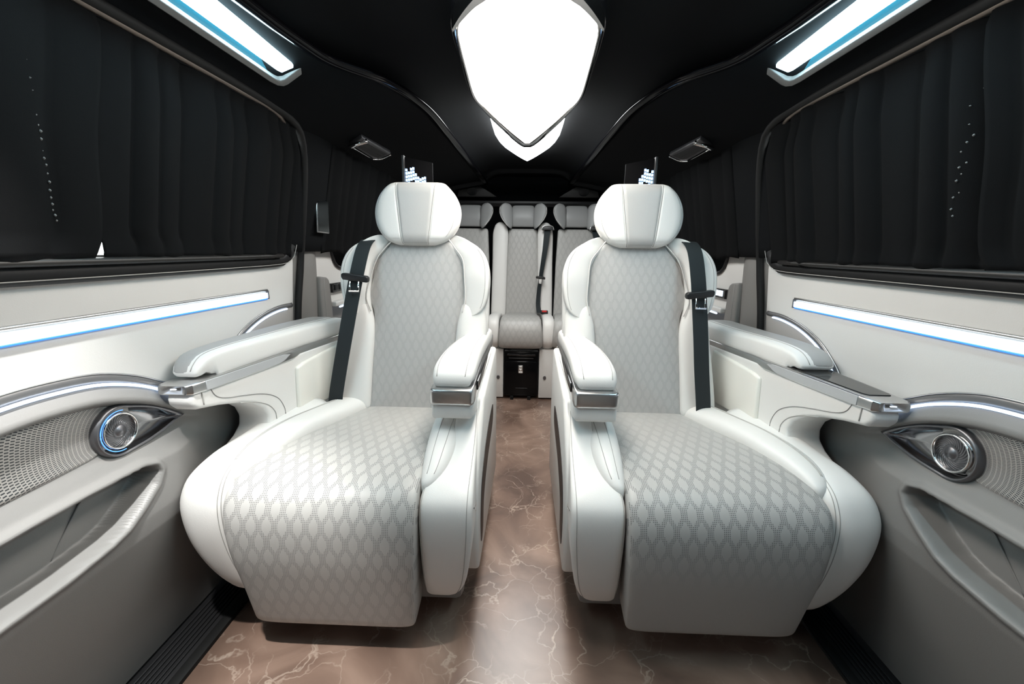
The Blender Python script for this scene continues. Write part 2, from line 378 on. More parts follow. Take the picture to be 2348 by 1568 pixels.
def wx(z):            # inner face of the body side above the sill (leans in towards the roof)
    return float(np.interp(z, [0.9, 1.0, 1.46, 1.52], [0.935, 0.915, 0.825, 0.81]))
for i, (s, side) in enumerate(SIDES):
    # outer body side with two window openings
    wl = root('wall_' + side, (s * 0.98, 1.3, 0), 'dark van body side on the %s' % side, kind='structure')
    X = lambda z: float(np.interp(z, [-0.1, 1.0, 1.75], [1.02, 1.00, 0.86]))
    ys = [-1.05, -0.75, 1.52, 1.98, 3.3, 3.85]; zs = [-0.1, 1.02, 1.10, 1.43, 1.75]
    V = []; F = []
    for y in ys:
        for z in zs: V.append((X(z), y, z))
    for a in range(5):
        for b in range(4):
            if (b in (1, 2) and a == 1) or (b == 2 and a == 3): continue
            F.append((a*5 + b, a*5 + b + 1, (a+1)*5 + b + 1, (a+1)*5 + b))
    n = len(V); V += [(x + 0.02, y, z) for x, y, z in V]; F += [tuple(n + k for k in reversed(f)) for f in F]
    make('body_panel', V, F, BLACKF, wl, smooth=False, s=s)
    for k, (y0, y1) in enumerate(((-0.75, 1.52), (1.98, 3.3))):
        wn = root('window_%d' % (i * 2 + k + 1), (s * 0.99, (y0 + y1) / 2, 1.02), 'tinted side window behind the black curtains', kind='structure')
        prism('pane', [(y0 - 0.03, 0.99), (y1 + 0.03, 0.99), (y1 + 0.03, 1.46), (y0 - 0.03, 1.46)], lambda a, b, t: (X(b) + t, a, b), 0.004, 0.009, GLASS, wn, 0, s=s)
    # B pillar: dark cloth cover, seal strip
    def pillar(u, v):
        z = u; return (wx(z) - 0.012 + 0.02 * (v - 1.6), v, z)
    o = grid('pillar_cover', lambda u, v: (wx(u) - 0.018 - 0.012 * math.sin(math.pi * (v - 1.56) / 0.34), v, u), np.linspace(1.04, 1.53, 14), np.linspace(1.56, 1.90, 12), BLACKF, wl, s=s, thick=(0.02, 0, 0))
    fixnormals(o)
    tube('door_seal', [(0.925, 1.60, 0.02), (0.915, 1.605, 0.35), (0.905, 1.615, 0.75), (0.892, 1.660, 1.02), (0.862, 1.645, 1.17), (0.815, 1.60, 1.38), (0.792, 1.53, 1.455), (0.785, 1.35, 1.478), (0.785, 0.6, 1.478), (0.785, -0.8, 1.478)], 0.013, RUBBER, wl, 10, 90, s=s)

# door panels (sliding doors): upper white panel, lower grey panel with recessed pocket
ACC_Y = [-1.0, -0.2, 0.3, 0.55, 0.667, 0.735, 0.815, 0.87, 0.93, 0.997, 1.08, 1.2, 1.7]
ACC_Z = [0.60, 0.66, 0.73, 0.776, 0.787, 0.787, 0.780, 0.766, 0.742, 0.705, 0.66, 0.62, 0.60]
_acc = cr([(a, b, 0) for a, b in zip(ACC_Y, ACC_Z)], 400)
def acc(y): return float(np.interp(y, _acc[:, 0], _acc[:, 1]))
def door_x(z): return float(np.interp(z, [0.0, 0.15, 0.30, 0.38, 0.42, 0.50, 0.535, 0.595, 0.62, 0.70, 0.76, 0.80, 0.90, 1.0], [0.955, 0.932, 0.903, 0.888, 0.886, 0.892, 0.893, 0.924, 0.930, 0.930, 0.924, 0.920, 0.912, 0.902]))
POCK = np.array([(-0.9, 0.538), (0.75, 0.543), (0.88, 0.541), (0.905, 0.532), (0.912, 0.512), (0.895, 0.486), (0.85, 0.455), (0.805, 0.430), (0.765, 0.419), (0.675, 0.410), (0.57, 0.410), (-0.9, 0.41)])
def sdist(P, pts):
    """signed distance (inside > 0) to polygon for an array of points"""
    d = np.full(len(P), 1e9); ins = np.zeros(len(P), bool)
    for a, b in zip(pts, np.roll(pts, -1, axis=0)):
        ab = b - a; t = np.clip(((P - a) @ ab) / (ab @ ab), 0, 1); d = np.minimum(d, np.linalg.norm(P - a - t[:, None] * ab, axis=1))
        c = ((a[1] > P[:, 1]) != (b[1] > P[:, 1])); xi = a[0] + (P[:, 1] - a[1]) / np.where(b[1] == a[1], 1e-9, b[1] - a[1]) * (b[0] - a[0]); ins ^= c & (P[:, 0] < xi)
    return np.where(ins, d, -d)
SPK = (0.860, 0.640)    # speaker centre (y, z) on the door
def speaker_outline(k=1.0):
    """teardrop: round at the speaker, pointed towards the seat"""
    R = 0.056 * k; tip = np.array([0.165 * k, -0.028]); out = []
    a_t = math.atan2(tip[1], tip[0]); L = np.linalg.norm(tip); al = math.acos(R / L)
    for f in np.linspace(a_t + al, a_t + 2 * math.pi - al, 40): out.append((R * math.cos(f), R * math.sin(f)))
    p0 = np.array(out[-1]); p1 = np.array(out[0])
    for t in np.linspace(0.1, 0.93, 9): out.append(tuple(p0 * (1 - t) + tip * t + np.array([0, -0.006 * math.sin(math.pi * t)])))
    out.append(tuple(tip))
    for t in np.linspace(0.07, 0.9, 9): out.append(tuple(tip * (1 - t) + p1 * t + np.array([0, 0.010 * math.sin(math.pi * t)])))
    return np.array(out)
for i, (s, side) in enumerate(SIDES):
    d = root('door_%d' % (i + 1), (s * 0.93, 0.6, 0.0), 'sliding door panel on the %s, white above and grey below' % side, kind='structure')
    ys = np.concatenate([np.linspace(-1.0, 0.4, 30), np.linspace(0.41, 1.03, 150), np.linspace(1.05, 1.615, 30)])
    # upper panel
    V = []; UV = []; nz = 26
    for y in ys:
        for k in range(nz):
            z = acc(y) + 0.002 + (1.03 - acc(y)) * k / (nz - 1); V.append((door_x(z) - 0.004 * (k == 0) * 0, y, z))
    o = make('upper_panel', V, loft_faces(len(ys), nz, closed=False), WHITE2, d, s=s); fixnormals(o)
    # lower panel with pocket
    nz = 190; pts = []
    for y in ys:
        for k in range(nz):
            z = 0.012 + (acc(y) - 0.012) * k / (nz - 1); pts.append((y, z))
    pts = np.array(pts); sd = sdist(pts, POCK); sh_ = sdist(pts, speaker_outline(1.0) + np.array(SPK)); V = []
    for (y, z), q, hq in zip(pts, sd, sh_):
        x = door_x(z); dd = acc(y) - z
        if dd < 0.085: x = float(np.interp(dd, [0, 0.02, 0.05, 0.060, 0.072, 0.085], [0.921, 0.917, 0.903, 0.903, 0.930, x]))
        rec = ss(0.0, 0.012, q); lip = math.exp(-((q + 0.006) / 0.008) ** 2) * 0.006
        # the belt line fades into a flat panel beside the seat
        f = ss(0.95, 1.12, y); x = x * (1 - f) + f * float(np.interp(z, [0, 0.5, 0.8], [0.955, 0.925, 0.92]))
        V.append((x + 0.062 * rec - lip * (1 - f) + (0.03 if hq > 0 else 0), y, z))
    o = make('lower_panel', V, loft_faces(len(ys), nz, closed=False), GREYP, d, s=s); fixnormals(o)
    tube('pocket_divider', [(0.952, 0.800, 0.535), (0.950, 0.70, 0.425)], 0.0022, GREYP, o, 6, 12, s=s)
    # window sill: black band with stitched edge, runs up the rear of the window
    path = [(0.893, -0.95, 1.00), (0.893, 0.7, 1.00), (0.893, 1.3, 1.004), (0.893, 1.50, 1.008), (0.892, 1.545, 1.014), (0.889, 1.572, 1.035), (0.886, 1.580, 1.065)]
    tube('window_sill', path, 0, SILLB, d, 12, 60, s=s, flat=(0.014, 0.022))
    tube('sill_ledge', [(0.876, -0.95, 1.020), (0.876, 0.7, 1.020), (0.876, 1.3, 1.023), (0.876, 1.50, 1.026)], 0, SILLM, d, 10, 30, s=s, flat=(0.012, 0.008))
    tube('sill_stitching', [(p[0] - 0.0145, p[1] + (0.02 if q > 3 else 0), p[2] - (0.012 if q < 4 else 0.008 if q == 4 else 0)) for q, p in enumerate(path)], 0.0011, STITCHD, d, 5, 60, s=s)
    # straight ambient strip
    st = tube('light_strip', [(door_x(0.886) - 0.002, y, 0.8885) for y in np.linspace(-0.9, 1.445, 40)], 0, E_STRIP, d, 4, s=s, flat=(0.006, 0.0125))
    tube('chrome_line', [(door_x(0.907) - 0.003, y, 0.9075) for y in np.linspace(-0.9, 1.445, 40)], 0, SATIN, st, 8, s=s, flat=(0.004, 0.0042))
    tube('strip_edge', [(door_x(0.873) - 0.003, y, 0.8765) for y in np.linspace(-0.9, 1.445, 40)], 0.0022, E_BLUE, st, 6, s=s)
    box('strip_end', door_x(0.886) - 0.010, door_x(0.886) + 0.004, 1.444, 1.4475, 0.876, 0.905, DARKM, st, 0.001, s=s)
    # curved accent along the belt line: dark metal band with a light line below it
    yy = np.linspace(-0.95, 1.04, 110)
    b = tube('accent_band', [(0.919, y, acc(y) - 0.005) for y in yy], 0, BANDM, d, 8, s=s, flat=(0.005, 0.0115))
    tube('accent_chrome', [(0.915, y, acc(y) + 0.006) for y in yy], 0.0016, SATIN, b, 6, s=s)
    tube('accent_light', [(0.9135, y, acc(y) - 0.0190) for y in yy], 0.0034, E_LINE, b, 8, s=s)
    # quarter-arc accent near the pillar
    arc = [(1.205, 0.69), (1.25, 0.738), (1.31, 0.783), (1.40, 0.818), (1.50, 0.835), (1.60, 0.836)]
    A = cr([(a, b_, 0) for a, b_ in arc], 30)
    ao = [(a, b_ - 0.006) for a, b_, _ in A] + [(1.605, 0.62), (1.205, 0.62)]
    q_ = prism('arc_panel', ao, lambda a, b_, t: (door_x(b_) + t, a, b_), -0.004, 0.01, TAUPE, d, 0.0, s=s)
    ab = tube('arc_band', [(door_x(b_) - 0.003, a, b_) for a, b_, _ in A], 0, BANDM, q_, 8, s=s, flat=(0.006, 0.0085))
    tube('arc_chrome', [(door_x(b_) - 0.006, a - 0.004, b_ + 0.008) for a, b_, _ in A], 0.0016, SATIN, q_, 6, s=s)
    tube('arc_light', [(door_x(b_) - 0.006, a + 0.006, b_ - 0.011) for a, b_, _ in A[2:-3]], 0.003, E_LINE, q_, 8, s=s)
    # perforated speaker grille and its trim
    gt = lambda y: float(np.interp(y, [-0.9, 0.3, 0.55, 0.663, 0.772, 0.813, 0.86, 0.907], [0.60, 0.68, 0.713, 0.725, 0.728, 0.719, 0.706, 0.687]))
    gb = lambda y: float(np.interp(y, [-0.9, 0.636, 0.72, 0.79, 0.83, 0.87, 0.907], [0.592, 0.594, 0.596, 0.599, 0.606, 0.618, 0.635]))
    gy = np.linspace(-0.6, 0.895, 110)
    V = []; UV = []; nz = 18
    for y in gy:
        for k in range(nz):
            z = gb(y) + (gt(y) - gb(y)) * k / (nz - 1); e = min(k, nz - 1 - k); V.append((door_x(z) - (0.0035 if e > 0 else -0.002), y, z)); UV.append((y - SPK[0], z - SPK[1]))
    g = make('speaker_grille', V, loft_faces(len(gy), nz, closed=False), GRILLE, d, s=s, uv=UV); fixnormals(g)
    # speaker pod: concentric lofted rings from the teardrop outline down to the cone
    ox, oy, oz = 0.926, SPK[0], SPK[1]
    base = speaker_outline(1.0); nb = len(base)
    rings = []
    def ring(scale, dx, circ=0.0, rad=0.04):
        ang = np.arctan2(base[:, 1], base[:, 0]); c = np.stack([np.cos(ang) * rad, np.sin(ang) * rad], 1)
        p = base * scale * (1 - circ) + c * circ
        return [(ox + dx, oy + a, oz + b_) for a, b_ in p]
    rings = [ring(1.10, 0.006), ring(1.08, -0.006), ring(1.02, -0.013), ring(0.96, -0.013), ring(0.93, -0.008)]
    make('speaker_rim', sum(rings, []), loft_faces(len(rings), nb, cap=False), DARKM, d, s=s)
    rings = [ring(0.94, -0.010), ring(0.91, -0.006), ring(0.86, 0.008, 0.05, 0.044), ring(0.7, 0.014, 0.5, 0.043), ring(0.7, 0.004, 1, 0.0405)]
    pod = make('speaker_horn', sum(rings, []), loft_faces(len(rings), nb, cap=False), HORN, d, s=s)
    tw = [(0.0415, -0.001, SATIN), (0.0385, -0.012, SATIN)]
    def circ(r, dx, n=48): return [(ox + dx, oy + r * math.cos(2*math.pi*k/n), oz + r * math.sin(2*math.pi*k/n)) for k in range(n)]
    R = [circ(0.0425, 0.004), circ(0.042, -0.010), circ(0.0395, -0.0125), circ(0.037, -0.010), circ(0.0365, 0.0)]
    spk = make('speaker_ring', sum(R, []), loft_faces(len(R), 48, cap=False), CHROME, d, s=s)
    R = [circ(0.037, -0.004), circ(0.024, -0.0075), circ(0.0165, -0.0085), circ(0.015, -0.006), circ(0.012, -0.010), circ(0.0001, -0.0135)]
    make('speaker_cone', sum(R, []), loft_faces(len(R), 48, cap=False), DARKM, d, s=s)
    for k in range(24):
        f0 = 2 * math.pi * k / 24
        tube('cone_fin', [(ox - 0.0065 - 0.002 * t, oy + (0.036 - 0.019 * t) * math.cos(f0 + 0.9 * t), oz + (0.036 - 0.019 * t) * math.sin(f0 + 0.9 * t)) for t in np.linspace(0, 1, 6)], 0.0006, DARKM, spk, 4, s=s)
    if s < 0: tube('speaker_light', [(ox - 0.0095, oy + 0.0465 * math.cos(f), oz + 0.0465 * math.sin(f)) for f in np.linspace(math.radians(75), math.radians(275), 40)], 0.0012, E_RING, pod, 6, s=s)

# rear quarter trim on each side, behind the doors
for i, (s, side) in enumerate(SIDES):
    t = root('trim_%d' % (i + 3), (s * 0.93, 2.0, 0), 'pale rear quarter trim with ledge on the %s' % side, kind='structure')
    o = grid('pillar_trim', lambda u, v: (0.935 - 0.03 * math.sin(math.pi * (v - 1.62) / 0.22) - 0.015 * ss(0.6, 1.05, u), v, u), np.linspace(0.02, 1.05, 20), np.linspace(1.62, 1.81, 16), QTR, t, s=s); fixnormals(o)
    prism('quarter_panel', [(1.79, 0.80), (1.79, 1.06), (1.955, 1.06), (1.975, 1.0), (2.03, 0.965), (2.2, 0.955), (3.5, 0.955), (3.5, 0.80)], lambda a, b, q: (q - 0.02 * (b - 0.9), a, b), 0.915, 0.95, WHITE2, t, 0.006, s=s)
    tube('window_edge', [(0.908, 1.955, 1.06), (0.908, 1.962, 1.03), (0.908, 1.985, 0.99), (0.908, 2.04, 0.963), (0.908, 2.2, 0.957), (0.908, 3.4, 0.957)], 0.007, BLACKP, t, 8, 40, s=s)
    lq = [(1.795, 0.02), (1.795, 0.935), (1.86, 0.928), (1.875, 0.920), (1.884, 0.905), (1.895, 0.80), (1.91, 0.62), (1.95, 0.02)]
    lo_ = prism('lower_quarter', lq, lambda a, b, q: (q - 0.02 * (b - 0.9), a, b), 0.888, 0.94, QTR, t, 0.010, 3, s=s)
    tube('trim_seam', [(0.888 - 0.02 * (z - 0.9), 1.825 + 0.02 * (0.93 - z), z) for z in np.linspace(0.1, 0.925, 12)], 0.0022, SEAM, lo_, 6, s=s)
    o = grid('inner_quarter', lambda u, v: (0.935, v, u), np.linspace(0.02, 0.9, 6), np.linspace(1.98, 3.6, 6), GREYP, t, s=s); fixnormals(o)
    led = prism('ledge', [(1.912, 0.788), (2.5, 0.788), (2.5, 0.812), (1.912, 0.812)], lambda a, b, q: (q, a, b), 0.880, 0.94, WHITE2, t, 0.006, s=s)
    tube('ledge_light', [(0.882, 1.95, 0.784), (0.882, 2.4, 0.784)], 0.004, E_LINE, led, 6, 6, s=s)
    sw = prism('switch_panel', [(1.925, 0.852), (2.09, 0.852), (2.09, 0.895), (1.925, 0.895)], lambda a, b, q: (q, a, b), 0.898, 0.93, GLOSS, t, 0.003, s=s)
    for k in range(3):
        prism('switch', [(1.945 + 0.045 * k, 0.862), (1.980 + 0.045 * k, 0.862), (1.980 + 0.045 * k, 0.888), (1.945 + 0.045 * k, 0.888)], lambda a, b, q: (q, a, b), 0.893, 0.90, E_ICON if s > 0 else BLACKP, sw, 0.002, s=s)

# ceiling: raised centre, sloping sides, gloss trim along the edge
EY = [-1.0, 0.6, 1.0, 1.18, 1.27, 1.33, 1.39, 1.46, 1.55, 1.72, 2.0, 2.3, 2.7, 3.2, 3.75]
EX = [0.64, 0.635, 0.622, 0.595, 0.575, 0.540, 0.487, 0.450, 0.420, 0.388, 0.373, 0.362, 0.352, 0.338, 0.33]
def ex(y): return float(np.interp(y, EY, EX))
_e = cr([(a, b, 0) for a, b in zip(EY, EX)], 300)
def ex(y): return float(np.interp(y, _e[:, 0], _e[:, 1]))
ce = root('ceiling', (0, 1.3, 1.66), 'black suede ceiling with raised centre channel', kind='structure')
yy = np.concatenate([np.linspace(-1.0, 1.1, 16), np.linspace(1.12, 2.1, 50), np.linspace(2.15, 3.78, 20)])
o = grid('centre_panel', lambda v, u: (u * (ex(v) + 0.01), v, 1.650 - 0.07 * abs(u) ** 6), yy, np.linspace(-1, 1, 25), BLACKF, ce); fixnormals(o)
box('roof_skin', -0.95, 0.95, -1.05, 3.85, 1.70, 1.73, BLACKF, ce, 0)
def slope(y, f):
    """point on the sloping side of the headliner, f = 0 at the inner edge, 1 at the window"""
    x0, z0 = ex(y), 1.568; x1, z1 = 0.806, 1.462
    x = x0 + (x1 - x0) * f; z = z0 + (z1 - z0) * f + 0.012 * math.sin(math.pi * f)
    return (x, y, z)
for s, side in SIDES:
    o = grid('side_panel', lambda v, f: slope(v, f), yy, np.linspace(0, 1.03, 14), BLACKF, ce, s=s); fixnormals(o)
    o = grid('side_return', lambda v, f: (0.806 + 0.12 * f, v, 1.462 + 0.03 * f), yy[::4], np.linspace(0, 1, 3), BLACKF, ce, s=s)
    tube('gloss_edge', [(ex(v) - 0.004, v, 1.567) for v in yy if v < 3.5], 0, EDGE, ce, 10, s=s, flat=(0.024, 0.012))
    tube('chrome_edge', [(ex(v) - 0.020, v, 1.5605) for v in np.linspace(1.36, 1.52, 12)], 0.0012, SATIN, ce, 6, s=s)

# rear and front ends
wr = root('wall_rear', (0, 3.75, 0), 'black rear end of the cabin above the bench', kind='structure')
box('rear_panel', -1.0, 1.0, 3.74, 3.80, -0.05, 1.75, BLACKF, wr, 0.0)
o = grid('rear_header', lambda u, v: (v, 3.74 - 0.16 * ss(1.50, 1.60, u), u), np.linspace(1.49, 1.64, 12), np.linspace(-0.8, 0.8, 4), BLACKF, wr); fixnormals(o)
tube('rear_rail', [(-0.85, 3.6, 1.452), (0.85, 3.6, 1.452)], 0, RAILM, wr, 8, 8, flat=(0.010, 0.005))
box('parcel_shelf', -0.9, 0.9, 3.5, 3.74, 1.425, 1.447, BLACKP, wr, 0.003)
for x in (-0.62, 0.56): box('lit_dot', x - 0.006, x + 0.006, 3.56, 3.575, 1.588, 1.596, E_ICON, wr, 0.001)
wf = root('wall_front', (0, -1.0, 0), 'pale partition at the front of the cabin', kind='structure')
box('partition', -1.0, 1.0, -1.08, -1.03, -0.05, 1.75, TAUPE, wf, 0.0)

# ================================================================== LAMPS
def shield_rows(k=1.0, dy=0.0):
    rows = [(0.925, 0.012), (0.95, 0.045), (0.985, 0.078), (1.03, 0.122), (1.07, 0.150), (1.115, 0.163), (1.18, 0.168), (1.34, 0.173), (1.50, 0.176), (1.57, 0.172), (1.63, 0.162), (1.72, 0.142), (1.84, 0.112), (1.96, 0.078), (2.06, 0.048), (2.13, 0.026), (2.175, 0.010)]
    return [(float(a), float(max(b, 0.004))) for a, b, _ in cr([(a, b, 0) for a, b in rows], 60)]
def outline_from(rows, cx=-0.008):
    L = [(cx - h, y) for y, h in rows]; R = [(cx + h, y) for y, h in reversed(rows)]
    return np.array(L + R)
def offset(o, d):
    P = np.array(o); n = len(P); T = np.roll(P, -1, 0) - np.roll(P, 1, 0); T /= np.linalg.norm(T, axis=1)[:, None] + 1e-9
    return P + np.stack([T[:, 1], -T[:, 0]], 1) * d
def lamp_shape(name, sections, m, parent, cap_in=True):
    V = []; nb = len(sections[0][0])
    for o_, z in sections: V += [(a, b, z if not callable(z) else z(a, b)) for a, b in o_]
    F = []
    ns = len(sections)
    F = loft_faces(ns, nb, closed=True, cap=False)
    if cap_in:
        # bridge the shield left-right with quads (outline is mirror ordered)
        base = (ns - 1) * nb; h = nb // 2
        for k in range(h - 1): F.append((base + k, base + k + 1, base + nb - 2 - k, base + nb - 1 - k))
    o = make(name, V, F, m, parent, sharp=50); return fixnormals(o)
lamp = root('ceiling_lamp', (-0.008, 1.5, 1.665), 'large glowing shield-shaped ceiling lamp with chrome rim above the aisle', 'ceiling lamp')
so = outline_from(shield_rows())
sgn = 1 if offset(so, 0.01)[5][0] < so[5][0] else -1      # +1 pushes outwards
out = lambda d: offset(so, sgn * d)
def tipped(o_, k):      # stretches the rim at the pointed rear end
    P = np.array(o_, float).copy(); P[:, 1] += k * np.array([ss(1.55, 2.15, y) for y in P[:, 1]]); return P
lift = lambda z: (lambda a, b: z + 0.05 * max(0, (1.12 - b)) * 1.2)
lamp_shape('housing', [(tipped(out(0.016), 0.06), 1.665), (tipped(out(0.020), 0.075), 1.60), (tipped(out(0.018), 0.075), 1.572)], GLOSS, lamp, False)
lamp_shape('chrome_rim', [(tipped(out(0.017), 0.075), 1.574), (tipped(out(0.015), 0.072), 1.562), (tipped(out(0.008), 0.055), 1.5565), (out(0.001), 1.557), (out(-0.003), 1.566)], CHROME, lamp, False)
lamp_shape('diffuser', [(out(-0.001), 1.566), (out(-0.003), 1.561), (out(-0.02), 1.560)], E_CENTRE, lamp, True)
# chrome crown across the front of the shield
crown = []
for t in np.linspace(-1, 1, 41):
    y = 1.10 - 0.185 * (1 - abs(t) ** 1.7); x = -0.008 + 0.174 * t
    wd = 0.012 + 0.022 * (1 - abs(t) ** 3)
    crown.append(((x, y + 0.012, 1.562), (x, y, 1.548), (x, y - wd, 1.548), (x, y - wd - 0.012, 1.572), (x, y - wd, 1.60), (x, y + 0.006, 1.60)))
make('chrome_crown', [p for c in crown for p in c], loft_faces(41, 6), CHROME, lamp, sharp=45)
rw = [(0.60, 0.02), (0.63, 0.10), (0.68, 0.15), (0.74, 0.172), (0.85, 0.176), (1.0, 0.176), (1.06, 0.172)]
lamp_shape('front_diffuser', [(outline_from(rw), 1.64), (outline_from(rw), 1.605), (outline_from([(y, h - 0.004) for y, h in rw]), 1.60)], E_CENTRE, lamp, True)
rw2 = [(1.90, 0.158), (2.05, 0.158), (2.2, 0.156), (2.34, 0.142), (2.44, 0.122), (2.52, 0.098), (2.62, 0.066), (2.72, 0.030), (2.775, 0.006)]
lamp_shape('rear_diffuser', [(outline_from(rw2), 1.66), (outline_from(rw2), 1.605), (outline_from([(y, max(h - 0.004, 0.002)) for y, h in rw2]), 1.601)], E_REARS, lamp, True)

for s, side in SIDES:
    r = root('side_lamp', (s * 0.69, 0.9, 1.54), 'long cool white overhead lamp in a grey frame above the %s curtains' % side, 'overhead lamp', 'overhead side lamps')
    # plane of the lamp: a = along y, b = across (0 outer .. 1 inner), h lowers it into the cabin
    def pt(y, b, h): return (0.72 - 0.08 * b - 0.55 * h, y, 1.506 + 0.052 * b - 0.84 * h)
    ya = 0.15      # how far the fixture runs forward
    fo = [(ya, 0.0), (1.255, 0.0), (1.285, 0.03), (1.303, 0.12), (1.309, 0.25), (1.312, 1.0), (1.285, 1.0), (1.282, 0.32), (1.275, 0.22), (1.262, 0.185), (1.235, 0.175), (ya, 0.175)]
    fr_ = prism('frame', fo, pt, -0.012, 0.010, FRAMEL, r, 0.0025, s=s)
    box('frame_tip', 0.632, 0.643, 1.284, 1.3125, 1.548, 1.566, SATIN, fr_, 0.002, s=s)
    prism('spill_backing', [(ya, 0.15), (1.25, 0.15), (1.288, 0.25), (1.290, 1.0), (ya, 1.0)], pt, -0.014, -0.006, E_SPILL, r, 0.0, s=s)  # backing panel carrying the painted teal spill
    prism('diffuser', [(ya + 0.03, 0.42), (1.232, 0.42), (1.250, 0.45), (1.263, 0.78), (1.255, 0.84), (ya + 0.03, 0.84)], pt, -0.008, 0.012, E_SIDE, r, 0.002, s=s)
    # added out-of-view spot supplying front-left light; its right twin stays unlit
    c_ = pt(0.56, 0.40, 0.012)
    ring_ = [(c_[0] + 0.020 * math.cos(a), c_[1] + 0.020 * math.sin(a)) for a in np.linspace(0, 2 * math.pi, 24, endpoint=False)]
    rs = prism('added_spot', ring_, lambda a, b, q: (a, b, q), c_[2] - 0.016, c_[2] + 0.004, SATIN, r, 0.002, 1, s=s)
    prism('spot_lens', [(c_[0] + (a - c_[0]) * 0.75, c_[1] + (b - c_[1]) * 0.75) for a, b in ring_], lambda a, b, q: (a, b, q), c_[2] - 0.018, c_[2] - 0.0155, E_SPOT if s < 0 else FRAMEG, rs, 0.0, s=s)
    if s < 0:
        ld = bpy.data.lights.new('added_spot_light', 'SPOT'); ld.energy = SPOT_W; ld.color = (1.0, 0.97, 0.93); ld.spot_size = math.radians(52); ld.spot_blend = 0.75; ld.shadow_soft_size = 0.02
        lo = bpy.data.objects.new('added_spot_light', ld); col.objects.link(lo)
        p_ = Vector((-c_[0], c_[1], c_[2] - 0.022)); lo.parent = rs; lo.location = p_ - wloc(rs)
        lo.rotation_euler = (Vector((-0.79, 0.80, 0.0)) - p_).to_track_quat('-Z', 'Y').to_euler()
    ac = [(0.2, 1.12), (0.95, 1.12), (1.03, 1.13), (1.10, 1.12), (1.16, 1.08), (1.20, 1.03), (1.235, 0.97), (1.16, 1.0), (1.05, 1.03), (0.95, 1.04), (0.2, 1.04)]
    prism('accent_strip', ac, pt, -0.012, -0.003, E_SIDE2, r, 0.0, s=s)

# ================================================================== CURTAINS
def curtain(name, s, y_of, z0, z1, label, group, pleats, amp, xoff=0.0, holes=None, ny=90, nz=24, seed=0):
    """y_of(f, g): horizontal position for f in 0..1 along the cloth and g in 0..1 from the bottom up"""
    rnd = random.Random(seed)
    ph = [rnd.uniform(0, 6.28) for _ in range(4)]; V = []
    for i in range(ny + 1):
        f = i / ny
        for j in range(nz + 1):
            g = j / nz; z = z0 + (z1 - z0) * g; y = y_of(f, g)
            a = 2 * math.pi * pleats * f
            w_ = abs(math.sin(a / 2 + ph[0] + 0.5 * math.sin(3 * f * 6 + ph[1]))) ** 0.6
            d = amp * (w_ - 0.5) * (0.55 + 0.45 * (1 - abs(2 * g - 1) ** 4)) + amp * 0.35 * math.sin(a * 0.37 + ph[2] + 1.2 * g)
            hem = 0.006 * ss(0.07, 0.05, g) * 0 - (0.004 if g < 0.065 else 0)
            x = wx(z) - 0.030 - xoff - d + hem * 1.0 + 0.0
            zz = z + (0.005 * math.sin(f * 40 + ph[3]) if j == 0 else 0)
            V.append((x, y, zz))
    F = []
    for i in range(ny):
        for j in range(nz):
            if holes and (i, j) in holes: continue
            F.append((i*(nz+1) + j, i*(nz+1) + j + 1, (i+1)*(nz+1) + j + 1, (i+1)*(nz+1) + j))
    o = make(name, V, F, CURT, None, s=s)
    m = o.modifiers.new('thickness', 'SOLIDIFY'); m.thickness = 0.0025; m.offset = 0
    return tag(o, label, 'curtain', group)
LIGHT_DOTS = {-1: [(0.723, 1.341), (0.727, 1.316), (0.731, 1.299), (0.737, 1.264), (0.740, 1.249), (0.743, 1.240), (0.744, 1.228), (0.747, 1.210), (0.748, 1.198), (0.752, 1.188), (0.754, 1.174), (0.755, 1.160), (0.756, 1.146), (0.758, 1.134), (0.760, 1.123), (0.761, 1.113), (0.764, 1.104), (0.767, 1.095)],
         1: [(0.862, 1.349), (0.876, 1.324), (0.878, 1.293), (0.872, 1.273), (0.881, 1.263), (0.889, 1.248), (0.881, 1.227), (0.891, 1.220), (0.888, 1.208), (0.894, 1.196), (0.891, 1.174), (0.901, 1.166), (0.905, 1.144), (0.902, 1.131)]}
LIGHT_DOT_MAT = mat('painted_light_dot', (0.16, 0.16, 0.155), 0.6)  # pale grey paints points of light showing through the cloth
def light_dots(cur, s):  # small raised dots standing in for light points on a curtain
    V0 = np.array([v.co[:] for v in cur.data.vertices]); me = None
    for k, (y, z) in enumerate(LIGHT_DOTS[s]):
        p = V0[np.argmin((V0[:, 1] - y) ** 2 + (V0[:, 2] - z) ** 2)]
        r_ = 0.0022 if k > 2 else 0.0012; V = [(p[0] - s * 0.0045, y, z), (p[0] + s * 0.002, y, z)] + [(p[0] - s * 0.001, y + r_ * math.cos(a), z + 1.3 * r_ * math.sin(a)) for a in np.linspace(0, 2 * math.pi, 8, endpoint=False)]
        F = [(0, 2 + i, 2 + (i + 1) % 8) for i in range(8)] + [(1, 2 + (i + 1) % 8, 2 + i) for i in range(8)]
        fixnormals(make('light_dot', V, F, LIGHT_DOT_MAT, cur))
